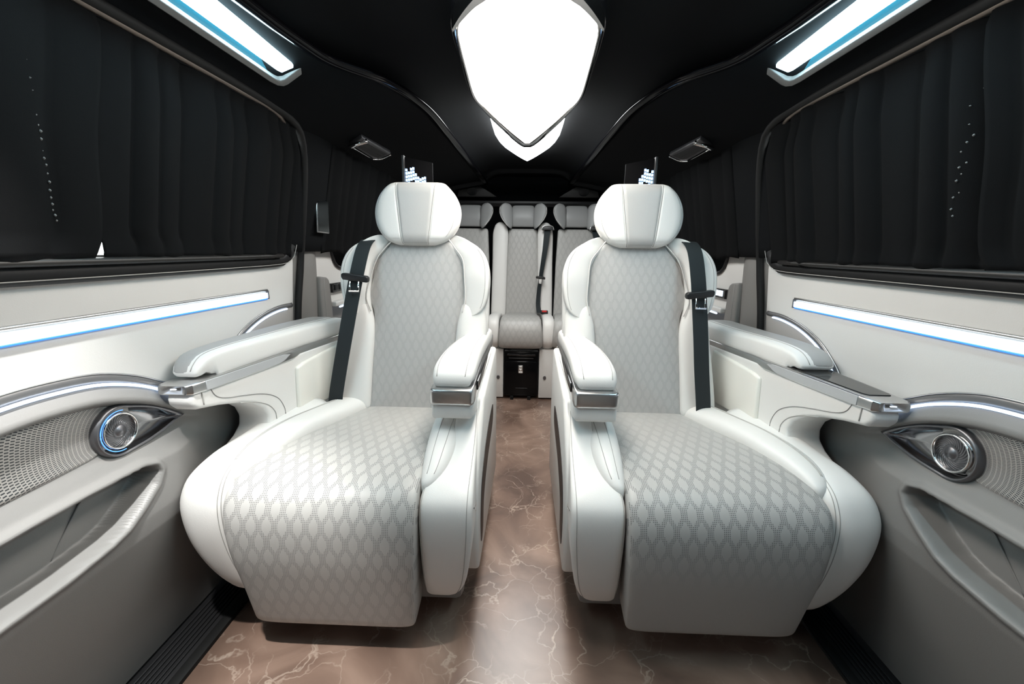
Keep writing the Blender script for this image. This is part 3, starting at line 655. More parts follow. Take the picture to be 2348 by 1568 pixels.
for s, side in SIDES:
    gapw = 0.019 if s < 0 else 0.006
    yn = -0.9
    near = lambda f, g: yn + f * (-yn + 0.842 + 0.004 * math.sin(9 * g) + 0.006 - 0.016 * ss(0.10, 0.0, g) - 0.008 * ss(0.965, 0.985, g))
    far = lambda f, g: 0.838 + (gapw if True else 0) * ss(0.14, 0.09, g) + 0.004 * ss(0.965, 0.985, g) + f * (1.560 - 0.838 - gapw * ss(0.14, 0.09, g) - (0.05 * ss(0.75, 1.0, g)))
    c1 = curtain('curtain', s, near, 1.020, 1.462, 'black pleated curtain nearest the camera on the %s door window' % side, 'door window curtains', 15, 0.012, 0.004, ny=200, seed=3 + s)
    c2 = curtain('curtain', s, far, 1.020, 1.462, 'black pleated curtain on the %s door window, beside the pillar' % side, 'door window curtains', 9, 0.013 if s < 0 else 0.017, 0.0, ny=150, seed=11 + s)
    curtain('curtain', s, lambda f, g: 1.80 + f * (1.70 - 0.0 * g), 1.035, 1.485, 'black curtain over the %s rear quarter window behind the pillar' % side, 'quarter window curtains', 16, 0.012, -0.004, ny=160, seed=21 + s)
    light_dots(c1 if s < 0 else c2, s)
    rl = tube('curtain_rail', [(wx(1.47) - 0.034, y, 1.468) for y in np.linspace(-0.95, 1.35, 20)] + [(wx(1.46) - 0.030, 1.43, 1.462), (wx(1.44) - 0.026, 1.47, 1.450)], 0.0065, RAILM, None, 8, 60, s=s)
    tag(rl, 'bronze curtain rail along the top of the %s door window' % side, 'curtain rail', 'curtain rails')

# ================================================================== CAPTAIN CHAIRS
def back_y(z): return 1.455 + (z - 0.47) * 0.20
def chair(s, side):
    r = root('captain_chair', (s * 0.45, 1.3, 0.0), ('white and grey leather captain chair with closed armrest lid, left of the aisle' if s < 0 else 'white and grey leather captain chair with uncovered armrest touchscreen, right of the aisle'), 'seat', 'captain chairs')
    K = dict(s=s)
    # seat pad incl. leg rest (one continuous perforated panel)
    seat = xpad('seat_pad', [(0.902, 0.086 if s > 0 else 0.068, 0.272, 0.697, 0.03, 0.085), (0.880, 0.20, 0.266, 0.705, 0.03, 0.09), (0.868, 0.32, 0.260, 0.722, 0.03, 0.09), (0.880, 0.415, 0.258, 0.734, 0.03, 0.09),
          (0.925, 0.470, 0.259, 0.738, 0.03, 0.09), (1.02, 0.492, 0.263, 0.722, 0.03, 0.09), (1.15, 0.496, 0.268, 0.690, 0.03, 0.09), (1.30, 0.490, 0.272, 0.635, 0.03, 0.09), (1.50, 0.478, 0.275, 0.575, 0.03, 0.09)],
          PERF_SEAT_A if s < 0 else PERF_SEAT_B, r, n=70, seg=48, p=7, ends=(0.035, 0.0), **K)
    # outer thigh bolster
    obk = [(0.955, 0.468, 0.732, 0.760, 0.03, 0.05), (1.00, 0.498, 0.722, 0.790, 0.035, 0.05), (1.08, 0.520, 0.700, 0.795, 0.04, 0.05), (1.20, 0.530, 0.665, 0.775, 0.04, 0.05), (1.33, 0.528, 0.620, 0.735, 0.04, 0.05), (1.50, 0.515, 0.565, 0.70, 0.04, 0.05)]
    po_ = xpad('seat_bolster', obk, WHITE, r, n=30, seg=32, p=2.5, ends=(0.03, 0.0), **K)
    for u_ in (0.25, 0.36): tube('stitch', pad_line(obk, u_, 2.5, 60, 0.1, 0.95, 0.0002), 0.0009, STITCHD, po_, 5, s=s)
    # inner thigh bolster
    ibk = [(0.945, 0.458, 0.236, 0.264, 0.03, 0.05), (0.99, 0.492, 0.205, 0.268, 0.035, 0.05), (1.06, 0.528, 0.188, 0.272, 0.04, 0.06), (1.16, 0.552, 0.18, 0.276, 0.04, 0.06), (1.30, 0.560, 0.17, 0.280, 0.04, 0.06), (1.48, 0.555, 0.16, 0.285, 0.04, 0.06)]
    po_ = xpad('seat_bolster', ibk, WHITE, r, n=30, seg=32, p=2.5, ends=(0.03, 0.0), **K)
    for u_ in (0.30, -0.35): tube('stitch', pad_line(ibk, u_, 2.5, 60, 0.08, 0.9, 0.0002), 0.0009, STITCHD, po_, 5, s=s)
    # outer wing shell, wraps the leg rest
    owk = [(0.945, 0.130, 0.712, 0.752, 0.03, 0.10), (0.922, 0.20, 0.718, 0.815, 0.045, 0.12), (0.908, 0.28, 0.728, 0.856, 0.05, 0.14), (0.905, 0.36, 0.736, 0.878, 0.055, 0.16), (0.918, 0.425, 0.742, 0.886, 0.055, 0.16), (0.955, 0.478, 0.746, 0.880, 0.05, 0.16),
          (1.03, 0.505, 0.752, 0.868, 0.045, 0.16), (1.12, 0.512, 0.752, 0.856, 0.04, 0.16), (1.22, 0.520, 0.742, 0.850, 0.04, 0.16), (1.40, 0.53, 0.70, 0.845, 0.04, 0.16)]
    po_ = xpad('wing_shell', owk, WHITE, r, n=50, seg=40, p=2.7, ends=(0.04, 0.0), **K)
    for u_ in (-0.62, -0.72): tube('stitch', pad_line(owk, u_, 2.7, 60, 0.06, 0.62, 0.0002), 0.0009, STITCHD, po_, 5, s=s)
    # inner wing shell up to the armrest neck
    iwk = [(0.960, 0.128, 0.190, 0.252, 0.03, 0.10), (0.938, 0.165, 0.156, 0.253, 0.03, 0.11), (0.920, 0.22, 0.138, 0.254, 0.03, 0.12), (0.905, 0.34, 0.124, 0.256, 0.03, 0.14), (0.915, 0.425, 0.122, 0.257, 0.03, 0.15), (0.955, 0.462, 0.123, 0.254, 0.028, 0.15),
          (1.03, 0.492, 0.127, 0.225, 0.025, 0.15), (1.10, 0.525, 0.130, 0.208, 0.025, 0.15), (1.165, 0.57, 0.132, 0.205, 0.025, 0.15), (1.195, 0.62, 0.132, 0.21, 0.025, 0.12)]
    po_ = xpad('wing_shell', iwk, WHITE, r, n=50, seg=36, p=4.5, ends=(0.03, 0.0), **K)
    for u_ in (0.90, -0.80): tube('stitch', pad_line(iwk, u_, 4.5, 60, 0.06, 0.95, 0.0002), 0.0009, STITCHD, po_, 5, s=s)
    # aisle side cover and the core of the chair
    sc = prism('aisle_cover', [(1.05, 0.14), (1.03, 0.40), (1.08, 0.49), (1.19, 0.585), (1.22, 0.62), (1.72, 0.66), (1.76, 0.55), (1.74, 0.10)], lambda a, b, t: (t, a, b), 0.120, 0.165, WHITE, r, 0.012, **K)
    prism('side_slot', smooth_outline([(1.10, 0.20), (1.09, 0.30), (1.14, 0.40), (1.28, 0.46), (1.50, 0.48), (1.54, 0.44), (1.50, 0.40), (1.30, 0.36), (1.18, 0.30), (1.15, 0.21)], 60), lambda a, b, t: (t, a, b), 0.1185, 0.126, BLACKP, sc, 0.0, **K)
    box('seat_core', 0.165, 0.80, 1.02, 1.70, 0.06, 0.43, GREYP, r, 0.02, **K)
    box('seat_base', 0.30, 0.68, 1.18, 1.60, 0.0, 0.07, BLACKP, r, 0.01, **K)
    # ---------------- inner armrest
    zc = lambda y: 0.630 + (y - 1.12) * 0.07
    ah = xpad('inner_armrest', [(1.108, 0.603, 0.152, 0.262, 0.02, 0.02), (1.10, zc(1.10), 0.140, 0.268, 0.03, 0.05)], WHITE, r, n=3, seg=20, ends=(0.0, 0.0), **K)
    bpy.data.objects.remove(ah)
    def arm_sec(y, x0, x1, zb, zt, rr_=0.012, n=6):
        pts = []
        for cx, cz, a0 in ((x1 - rr_, zt - rr_, 0), (x0 + rr_, zt - rr_, 90), (x0 + rr_, zb + rr_, 180), (x1 - rr_, zb + rr_, 270)):
            for k in range(n): a = math.radians(a0 + 90 * k / (n - 1)); pts.append((cx + rr_ * math.cos(a), y, cz + rr_ * math.sin(a)))
        return pts
    def body(name, rows, m, rr_, parent, ss_=40):
        S = [arm_sec(*q, rr_=rr_) for q in rows]; o = make(name, sum(S, []), loft_faces(len(S), 24), m, parent, s=s, sharp=ss_); return fixnormals(o)
    # (y, x0, x1, z bottom, z top)
    ia = body('inner_armrest_housing', [(1.1065, 0.162, 0.242, 0.600, 0.620), (1.1075, 0.156, 0.249, 0.594, 0.624), (1.110, 0.150, 0.256, 0.588, 0.627), (1.117, 0.144, 0.261, 0.583, 0.628), (1.15, 0.140, 0.262, 0.580, 0.630), (1.20, 0.140, 0.26, 0.578, 0.634), (1.30, 0.140, 0.245, 0.575, 0.642), (1.72, 0.135, 0.215, 0.575, 0.670)], WHITE, 0.0095, r, 75)
    body('chrome_cap', [(1.0985, 0.156, 0.248, 0.634, 0.666), (1.0995, 0.150, 0.254, 0.631, 0.670), (1.102, 0.145, 0.260, 0.628, 0.672), (1.109, 0.140, 0.264, 0.627, 0.674), (1.14, 0.138, 0.265, 0.629, 0.676), (1.22, 0.138, 0.26, 0.634, 0.680), (1.45, 0.138, 0.235, 0.655, 0.694), (1.72, 0.134, 0.215, 0.672, 0.712)], SATIN, 0.008, ia, 75)
    box('dark_inlay', 0.1335, 0.139, 1.16, 1.68, 0.655, 0.682, GLOSS, ia, 0.001, **K)
    ipk = [(1.113, 0.676, 0.152, 0.254, 0.012, 0.004), (1.118, 0.705, 0.144, 0.260, 0.026, 0.02), (1.15, 0.733, 0.140, 0.262, 0.032, 0.028), (1.22, 0.750, 0.139, 0.258, 0.034, 0.03), (1.35, 0.758, 0.138, 0.246, 0.034, 0.03), (1.50, 0.756, 0.136, 0.228, 0.034, 0.03), (1.64, 0.752, 0.134, 0.212, 0.034, 0.03), (1.72, 0.735, 0.136, 0.205, 0.03, 0.02)]
    ip = xpad('inner_armrest_pad', ipk, WHITE, r, n=40, seg=36, p=3.4, ends=(0.012, 0.02), **K)
    for u_ in (-0.62, 0.74):
        tube('arm_stitch', pad_line(ipk, u_, 3.4, 50, 0.05, 0.92, 0.0002), 0.0010, STITCHD, ip, 5, s=s)
    # ---------------- outer console with armrest
    zc = lambda y: 0.722 + (y - 0.98) * 0.012
    xi = lambda y: 0.825 - (y - 0.98) * 0.165
    prof = [(0.972, 0.698), (0.960, 0.682), (0.962, 0.662), (0.978, 0.647), (1.04, 0.636), (1.10, 0.620), (1.15, 0.600), (1.185, 0.572), (1.200, 0.540), (1.195, 0.512), (1.165, 0.490), (1.10, 0.465), (1.06, 0.40), (1.06, 0.14), (1.66, 0.14), (1.70, 0.45), (1.70, 0.710), (1.35, 0.706), (1.15, 0.702)]
    cb = prism('console_body', prof, lambda a, b, t: (xi(a) + t * (0.892 - xi(a)), a, b), 0.0, 1.0, WHITE, r, 0.014, 4, **K)
    # stitched sweep on the inside of the console
    sw_ = [(1.015, 0.692), (1.03, 0.665), (1.06, 0.650), (1.12, 0.636), (1.19, 0.616), (1.24, 0.585), (1.262, 0.545), (1.265, 0.515)]
    tube('console_seam', [(xi(a) - 0.0004, a, b) for a, b in sw_], 0.0013, SEAM, cb, 6, 40, s=s)
    tube('console_stitch', [(xi(a) - 0.0006, a + 0.0, b - 0.012) for a, b in [(1.10, 0.632), (1.16, 0.612), (1.20, 0.588), (1.222, 0.558), (1.225, 0.53)]], 0.0014, STITCHD, cb, 5, 30, s=s)
    tube('tip_stitch', [(xi(0.99) - 0.0010, 0.990, 0.694), (xi(0.992) - 0.0010, 0.992, 0.655)], 0.0016, STITCHD, cb, 5, 8, s=s)
    # cream pocket panel
    V = []
    pk = prism('pocket_panel', [(1.315, 0.50), (1.325, 0.662), (1.36, 0.672), (1.45, 0.682), (1.58, 0.695), (1.60, 0.50)], lambda a, b, t: (xi(a) - t, a, b), -0.004, 0.012, CREAM, r, 0.008, 3, **K)
    # metal rail of the console
    rows = []
    for y, x1_, h in ((0.972, 0.875, 0.016), (0.958, 0.895, 0.026), (0.957, 0.905, 0.030), (0.965, 0.910, 0.032), (1.0, 0.912, 0.034), (1.10, 0.912, 0.035), (1.25, 0.91, 0.035), (1.32, 0.91, 0.034), (1.36, 0.91, 0.030), (1.50, 0.91, 0.030), (1.68, 0.90, 0.030)):
        x0_ = xi(y) - 0.006 + (0.035 if y == 0.972 else 0.02 if y == 0.958 else 0.010 if y == 0.957 else 0.0) + (0.008 if y > 1.34 else 0)
        rows.append((y, x0_, x1_, zc(y) - h, zc(y) - (0.004 if y > 0.96 else 0.007)))
    rail = body('console_rail', rows, SATIN, 0.007, r)
    # plain inlay on the side of the rail
    il = [(1.00, 0.006), (1.27, 0.006), (1.305, 0.012), (1.275, 0.026), (1.255, 0.030), (1.00, 0.030)]
    prism('rail_inlay', [(a, zc(a) - b) for a, b in il], lambda a, b, t: (xi(a) - 0.0075 + t, a, b), 0.0, 0.004, FRAMEG, rail, 0.0006, 1, **K)
    # lit mark on the front of the tip
    prism('lit_mark', [(0.858, 0.7055), (0.872, 0.7055), (0.872, 0.7080), (0.858, 0.7080)], lambda a, b, t: (a, t, b), 0.9545, 0.958, E_ICON, rail, 0.0, **K)
    if s < 0:
        pad_k = [(0.996, 0.726, 0.838, 0.900, 0.012, 0.004), (1.003, 0.750, 0.829, 0.905, 0.024, 0.02), (1.03, 0.774, 0.822, 0.907, 0.028, 0.03), (1.09, 0.783, 0.812, 0.905, 0.028, 0.033), (1.22, 0.786, 0.789, 0.90, 0.028, 0.033), (1.34, 0.788, 0.768, 0.895, 0.028, 0.033), (1.42, 0.792, 0.754, 0.89, 0.028, 0.033), (1.54, 0.796, 0.736, 0.88, 0.028, 0.033), (1.64, 0.792, 0.722, 0.87, 0.028, 0.033), (1.70, 0.768, 0.72, 0.86, 0.026, 0.03)]
    else:
        pad_k = [(1.195, 0.728, 0.802, 0.896, 0.012, 0.004), (1.203, 0.748, 0.795, 0.900, 0.022, 0.016), (1.23, 0.770, 0.788, 0.900, 0.026, 0.026), (1.29, 0.780, 0.778, 0.898, 0.028, 0.03), (1.38, 0.784, 0.763, 0.895, 0.028, 0.03), (1.46, 0.787, 0.750, 0.89, 0.028, 0.03), (1.54, 0.790, 0.736, 0.885, 0.028, 0.03), (1.64, 0.792, 0.722, 0.87, 0.028, 0.03), (1.76, 0.79, 0.71, 0.86, 0.028, 0.03), (1.82, 0.77, 0.71, 0.85, 0.026, 0.03)]
    pad_k = [(y, z - 0.010 * ss(1.3, 1.6, y), a, b, t_, k + 0.010) for y, z, a, b, t_, k in pad_k]
    ap = xpad('armrest_pad', pad_k, WHITE, r, n=44, seg=44, p=5.0, ends=(0.012, 0.02), **K)
    # grey upper skin of the pad (outer two thirds)
    k2 = [(y, z + 0.0022, x0 + (x1 - x0) * 0.30, x1 - 0.003, t * 0.8, b * 0.5) for y, z, x0, x1, t, b in pad_k]
    xpad('armrest_skin', k2, SKIN, ap, n=44, seg=30, p=4.2, ends=(0.012, 0.02), **K)
    tube('armrest_stitch', pad_line(pad_k, -0.46, 5.0, 60, 0.02, 0.95, 0.0006), 0.0010, STITCHD, ap, 5, s=s)
    if s > 0:
        prism('touchscreen', [(1.00, 0.842), (1.012, 0.834), (1.36, 0.776), (1.36, 0.893), (1.012, 0.898), (1.0, 0.893)], lambda a, b, t: (b, a, zc(a) + t), -0.006, -0.0018, SCREEN, rail, 0.0, **K)
    # ---------------- backrest
    by = back_y
    rows = [(0.455, 0.270, 0.578), (0.55, 0.262, 0.572), (0.67, 0.256, 0.570), (0.77, 0.250, 0.563), (0.83, 0.232, 0.566), (0.88, 0.222, 0.584), (0.95, 0.226, 0.570), (1.02, 0.234, 0.546), (1.06, 0.262, 0.515), (1.09, 0.285, 0.485)]
    xpad('backrest_panel', [(by(z), z, a, b, 0.02, 0.05) for z, a, b in rows], PERF_BACK, r, n=50, seg=40, p=7, ends=(0.02, 0.02), **K)
    # white shell behind
    xpad('backrest_shell', [(by(0.44) + 0.04, 0.44, 0.15, 0.685, 0.03, 0.10), (by(0.65) + 0.035, 0.65, 0.145, 0.680, 0.03, 0.10), (by(0.86) + 0.03, 0.86, 0.140, 0.678, 0.03, 0.10), (by(0.98) + 0.03, 0.98, 0.145, 0.668, 0.03, 0.10), (by(1.06) + 0.03, 1.06, 0.20, 0.61, 0.03, 0.08), (by(1.10) + 0.03, 1.10, 0.26, 0.55, 0.03, 0.06)], WHITE, r, n=30, seg=36, p=4, ends=(0.03, 0.03), **K)
    sh = [(0.812, 0.205, 0.236, 0.02, 0.035), (0.845, 0.155, 0.232, 0.03, 0.05), (0.90, 0.136, 0.228, 0.035, 0.06), (0.96, 0.132, 0.230, 0.035, 0.065), (1.01, 0.138, 0.236, 0.035, 0.06), (1.05, 0.160, 0.256, 0.035, 0.05), (1.08, 0.205, 0.285, 0.03, 0.03), (1.105, 0.25, 0.305, 0.02, 0.02)]
    for mir, nm in ((0, 'shoulder_bolster'), (1, 'shoulder_bolster')):
        ks = []
        for z, a, b, t, pr in sh:
            if mir: a, b = 0.806 - b, 0.806 - a
            ks.append((by(z) - pr * 0.75 + 0.012, z, a, b, t * 0.8, 0.09, -0.016 if not mir else 0.016))
        sb = xpad(nm, ks, WHITE, r, n=36, seg=40, p=4.0, ends=(0.025, 0.02), **K)
        tube('stitch', pad_line(ks, -0.70 if not mir else 0.70, 4.0, 50, 0.12, 0.80, 0.0002), 0.0009, STITCHD, sb, 5, s=s)
    lo = [(0.462, 0.150, 0.272, 0.03), (0.52, 0.148, 0.268, 0.035), (0.62, 0.146, 0.260, 0.038), (0.74, 0.142, 0.256, 0.036), (0.80, 0.143, 0.250, 0.034), (0.845, 0.150, 0.240, 0.028), (0.88, 0.165, 0.235, 0.018)]
    xpad('side_bolster', [(by(z) - pr * 0.8, z, a, b, 0.035, 0.09) for z, a, b, pr in lo], WHITE, r, n=30, seg=36, p=2.8, ends=(0.03, 0.03), **K)
    lo2 = [(0.462, 0.572, 0.690, 0.03), (0.52, 0.570, 0.692, 0.035), (0.62, 0.566, 0.682, 0.038), (0.74, 0.560, 0.668, 0.036), (0.80, 0.562, 0.662, 0.034), (0.845, 0.572, 0.655, 0.028), (0.88, 0.580, 0.640, 0.018)]
    xpad('side_bolster', [(by(z) - pr * 0.8, z, a, b, 0.035, 0.09) for z, a, b, pr in lo2], WHITE, r, n=30, seg=36, p=2.8, ends=(0.03, 0.03), **K)
    # piping along the panel edge
    for e in (1, 2):
        pp = [((q[e] if q[e] else 0), by(q[0]) - 0.004, q[0]) for q in rows if q[0] > 0.80]
        tube('piping', [(x + (-0.001 if e == 1 else 0.001), y - 0.014, z) for x, y, z in pp], 0.0022, STITCH, r, 6, 40, s=s)
    # ---------------- headrest
    hc = Vector((0.403, 1.60, 1.180))
    HV = [-1.0, -0.93, -0.86, -0.66, -0.38, -0.04, 0.23, 0.45, 0.64, 0.82, 0.92, 1.0]
    HW = [0.46, 0.58, 0.68, 0.83, 0.95, 1.0, 0.985, 0.93, 0.85, 0.74, 0.67, 0.60]
    _h = cr([(a_, b_, 0) for a_, b_ in zip(HV, HW)], 120)
    def hw_(v): return 0.160 * float(np.interp(v, _h[:, 0], _h[:, 1]))
    def hs(x, v, lift=0.0):
        """front of the headrest: x offset from the centre in metres, v in -1..1 (bottom..top)"""
        u = min(abs(x) / hw_(v), 1.0)
        roll = 1 - math.sqrt(max(0.0, 1 - max(0.0, (u - 0.72) / 0.28) ** 2.2))
        rv = 1 - math.sqrt(max(0.0, 1 - max(0.0, (abs(v) - 0.62) / 0.38) ** 2.2))
        y = hc.y - 0.055 + 0.016 * (abs(x) / 0.16) ** 2 + 0.034 * roll + 0.036 * rv + 0.014 * v - lift
        return (hc.x + x, y, hc.z + v * 0.112)
    def hpatch(name, xa, xb, lift, m, par, va=-1.0, vb=1.0, nu=20, nv=36, edge=0.004):
        V = []
        for j in range(nv + 1):
            v = va + (vb - va) * j / nv
            for i in range(nu + 1):
                f = i / nu; x = xa(v) + (xb(v) - xa(v)) * f
                k = min(min(f, 1 - f) / 0.07, 1.0); k = math.sqrt(max(0, 1 - (1 - k) ** 2))
                kv = min(min(j, nv - j) / nv / 0.05, 1.0); kv = math.sqrt(max(0, 1 - (1 - kv) ** 2))
                V.append(hs(x, v, lift - edge * (1 - k * kv)))
        o = make(name, V, loft_faces(nv + 1, nu + 1, closed=False), m, par, s=s); return fixnormals(o)
    V = []; nu, nv = 40, 40
    for j in range(nv + 1):
        v = -1 + 2 * j / nv; ringp = []
        for i in range(nu + 1): ringp.append(hs((-1 + 2 * i / nu) * hw_(v), v, 0.0))
        a = ringp[-1]; dep = 0.060 * math.sqrt(max(0, 1 - abs(v) ** 6)) + 0.004
        for k in range(1, 12):
            an = math.pi * k / 12
            ringp.append((hc.x + (a[0] - hc.x) * math.copysign(abs(math.cos(an)) ** 0.6, math.cos(an)), a[1] + dep * math.sin(an) ** 0.6, a[2]))
        V += ringp
    hr = make('headrest', V, loft_faces(nv + 1, nu + 12), WHITE, r, s=s); fixnormals(hr)
    cs = lambda v: 0.059 + 0.0135 * v
    hpatch('headrest_centre', lambda v: -cs(v), cs, 0.0022, GREYL, hr, -0.985, 0.985)
    def wing_x(v): return min(hw_(v) * 0.90, hw_(v) - 0.012)
    hpatch('headrest_wing', lambda v: -max(wing_x(v), cs(v) + 0.004), lambda v: -cs(v) - 0.0015, 0.0016, WHITE, hr, -0.84, 0.90)
    hpatch('headrest_wing', lambda v: cs(v) + 0.0015, lambda v: max(wing_x(v), cs(v) + 0.004), 0.0016, WHITE, hr, -0.84, 0.90)
    for sg in (-1, 1):
        tube('seam', [hs(sg * (cs(v) + 0.0006), v, 0.0006) for v in np.linspace(-0.96, 0.96, 40)], 0.0011, SEAM, hr, 5, s=s)
        tube('stitch', [hs(sg * (wing_x(v) - 0.004), v, 0.0014) for v in np.linspace(-0.72, 0.80, 40)], 0.0007, STITCHD, hr, 5, s=s)
    for xx in (-0.05, 0.05): tube('headrest_post', [(hc.x + xx, 1.645, 1.04), (hc.x + xx, 1.645, 1.12)], 0.007, BLACKP, hr, 8, 4, s=s)
    return r
for s, side in SIDES: chair(s, side)

# ================================================================== SEAT BELTS
def ribbon(name, path, wv, m, parent, th=0.0016, n=50):
    """flat strap; path rows (x, y, z), wv = half-width vector per row"""
    P = cr(path, n); W = cr([list(v) for v in wv], n) if len(wv) > 1 else np.repeat(np.array(wv), n, 0)
    T = np.gradient(P, axis=0); V = []
    for p, w_, t in zip(P, W, T):
        nn = np.cross(t, w_); nn /= np.linalg.norm(nn)
        V += [p - w_ + nn * th, p + w_ + nn * th, p + w_ - nn * th, p - w_ - nn * th]
    return fixnormals(make(name, V, loft_faces(n, 4), m, parent, sharp=50))
for s, side, pts, sl in ((-1, 'left', [(-0.590, 1.640, 1.070), (-0.585, 1.575, 1.085), (-0.583, 1.510, 1.055), (-0.590, 1.462, 0.975), (-0.607, 1.442, 0.88), (-0.625, 1.425, 0.78), (-0.650, 1.415, 0.66), (-0.675, 1.410, 0.54), (-0.690, 1.42, 0.47)], 0.955),
                         (1, 'right', [(0.585, 1.640, 1.075), (0.583, 1.575, 1.092), (0.583, 1.510, 1.060), (0.585, 1.462, 0.975), (0.592, 1.442, 0.88), (0.600, 1.425, 0.78), (0.612, 1.415, 0.66), (0.628, 1.410, 0.54), (0.640, 1.42, 0.47)], 0.918)):
    r = root('seat_belt', (pts[-1][0], pts[-1][1], pts[-1][2]), 'black seat belt hanging down the outer edge of the %s captain chair' % side, 'seat belt', 'captain chair belts')
    ribbon('webbing', pts, [(0.0265, 0.004 * s, 0)] * 2, BELT, r)
    P = cr(pts, 200); i = int(np.argmin(abs(P[20:, 2] - sl))) + 20; c = P[i]
    tg = prism('tongue', [(-0.046, -0.004), (-0.042, -0.012), (0.042, -0.012), (0.046, -0.004), (0.046, 0.006), (0.040, 0.011), (-0.040, 0.011), (-0.046, 0.006)], lambda a, b, t: (c[0] + a, c[1] + t, c[2] + b - a * 0.12 * (-s)), -0.018, 0.006, BLACKP, r, 0.003)
    for x0, x1, z0, z1 in ((-0.018, -0.012, -0.045, -0.012), (0.012, 0.018, -0.045, -0.012), (-0.018, 0.018, -0.048, -0.042)):
        prism('latch_plate', [(x0, z0), (x1, z0), (x1, z1), (x0, z1)], lambda a, b, t: (c[0] + a, c[1] - 0.021 - 0.006 * (b < -0.03) + t, c[2] + b), -0.002, 0.002, CHROME, tg, 0.0006, 1)

# ================================================================== REAR BENCH
RC = -0.032
def rear_seat(cx, hw, label, long, wl=0.115, wr=0.115):
    r = root('rear_chair', (cx, 3.1, 0.0), label, 'seat', 'rear bench seats')
    by = lambda z: 3.24 + (z - 0.55) * 0.12
    a, b = cx - hw, cx + hw
    xpad('backrest', [(by(z), z, cx - h, cx + h, 0.02, 0.06) for z, h in ((0.55, hw * 1.06), (0.75, hw * 1.03), (0.95, hw), (1.12, hw * 0.95), (1.225, hw * 0.92))], PERF_REAR, r, n=24, seg=30, p=6, ends=(0.0, 0.02))
    for sg, bw in ((-1, wl), (1, wr)):
        if not bw: continue
        ks = []
        for z, k, f in ((0.55, 1.05, 1.0), (0.75, 1.02, 1.0), (0.95, 0.99, 1.0), (1.12, 0.95, 1.04), (1.20, 0.95, 1.02), (1.245, 1.05, 0.8), (1.275, 1.22, 0.5)):
            i_, o_ = hw * k, hw * k + bw * f; ks.append((by(z) - 0.02, z, cx - o_ if sg < 0 else cx + i_, cx - i_ if sg < 0 else cx + o_, 0.03, 0.07))
        xpad('backrest_bolster', ks, WHITE, r, n=24, seg=28, p=2.8, ends=(0.0, 0.03))
    y0 = 2.83 if long else 2.86
    xpad('cushion', [(y0 + 0.07, 0.375, a - 0.03, b + 0.03, 0.03, 0.06), (y0 + 0.01, 0.40, a - 0.035, b + 0.035, 0.03, 0.06), (y0 - 0.015, 0.46, a - 0.035, b + 0.035, 0.03, 0.06), (y0 - 0.01, 0.54, a - 0.03, b + 0.03, 0.03, 0.06), (y0 + 0.03, 0.592, a - 0.025, b + 0.025, 0.03, 0.06), (y0 + 0.12, 0.606, a - 0.02, b + 0.02, 0.03, 0.06), (3.10, 0.598, a - 0.01, b + 0.01, 0.03, 0.06), (3.26, 0.588, a, b, 0.03, 0.06)], PERF_REAR, r, n=40, seg=30, p=5, ends=(0.02, 0.0))
    for sg, bw in ((-1, wl), (1, wr)):
        if not bw: continue
        x0, x1 = (cx + hw + 0.034, cx + hw + 0.034 + bw * 0.72) if sg > 0 else (cx - hw - 0.034 - bw * 0.72, cx - hw - 0.034)
        xpad('cushion_bolster', [(y0 + 0.09, 0.375, x0, x1, 0.03, 0.06), (y0 + 0.04, 0.42, x0, x1, 0.03, 0.06), (y0 + 0.03, 0.50, x0, x1, 0.03, 0.06), (y0 + 0.05, 0.575, x0, x1, 0.03, 0.06), (y0 + 0.12, 0.604, x0 , x1, 0.03, 0.06), (3.10, 0.600, x0 , x1, 0.03, 0.06), (3.22, 0.592, x0, x1, 0.03, 0.06)], WHITE, r, n=24, seg=22, p=2.8, ends=(0.0, 0.0))
    # winged headrest
    hy = by(1.3) - 0.03
    hr = xpad('headrest', [(hy, 1.232, cx - 0.092, cx + 0.092, 0.02, 0.04), (hy - 0.012, 1.30, cx - 0.090, cx + 0.090, 0.02, 0.05), (hy, 1.36, cx - 0.088, cx + 0.088, 0.02, 0.05), (hy + 0.02, 1.402, cx - 0.08, cx + 0.08, 0.02, 0.04)], REARL, r, n=16, seg=28, p=4, ends=(0.015, 0.02))
    for sg in (-1, 1):
        ks = []
        for z, i, o_ in ((1.222, 0.082, 0.102), (1.25, 0.078, 0.128), (1.29, 0.078, 0.158), (1.34, 0.080, 0.178), (1.375, 0.084, 0.174), (1.405, 0.10, 0.15)):
            x0, x1 = (cx + i, cx + o_) if sg > 0 else (cx - o_, cx - i)
            ks.append((hy - 0.045, z, x0, x1, 0.02, 0.06, -0.012 * 0 + 0.014 * sg))
        wgo = xpad('headrest_wing', ks, REARL, hr, n=18, seg=24, p=2.6, ends=(0.02, 0.02))
        tube('wing_piping', [((cx + sg * o_ * 0.985), hy - 0.045 - 0.012, z) for z, i, o_ in ((1.24, 0, 0.118), (1.29, 0, 0.158), (1.34, 0, 0.178), (1.375, 0, 0.174))], 0.0025, STITCH, wgo, 6, 14)
    return r
rear_seat(RC, 0.118, 'narrow middle rear seat with winged headrest above the black cooler', True)
rear_seat(RC - 0.402, 0.145, 'outer rear bench seat glimpsed behind the left captain chair', False, 0.09, 0)
rear_seat(RC + 0.402, 0.145, 'outer rear bench seat glimpsed behind the right captain chair', False, 0, 0.09)
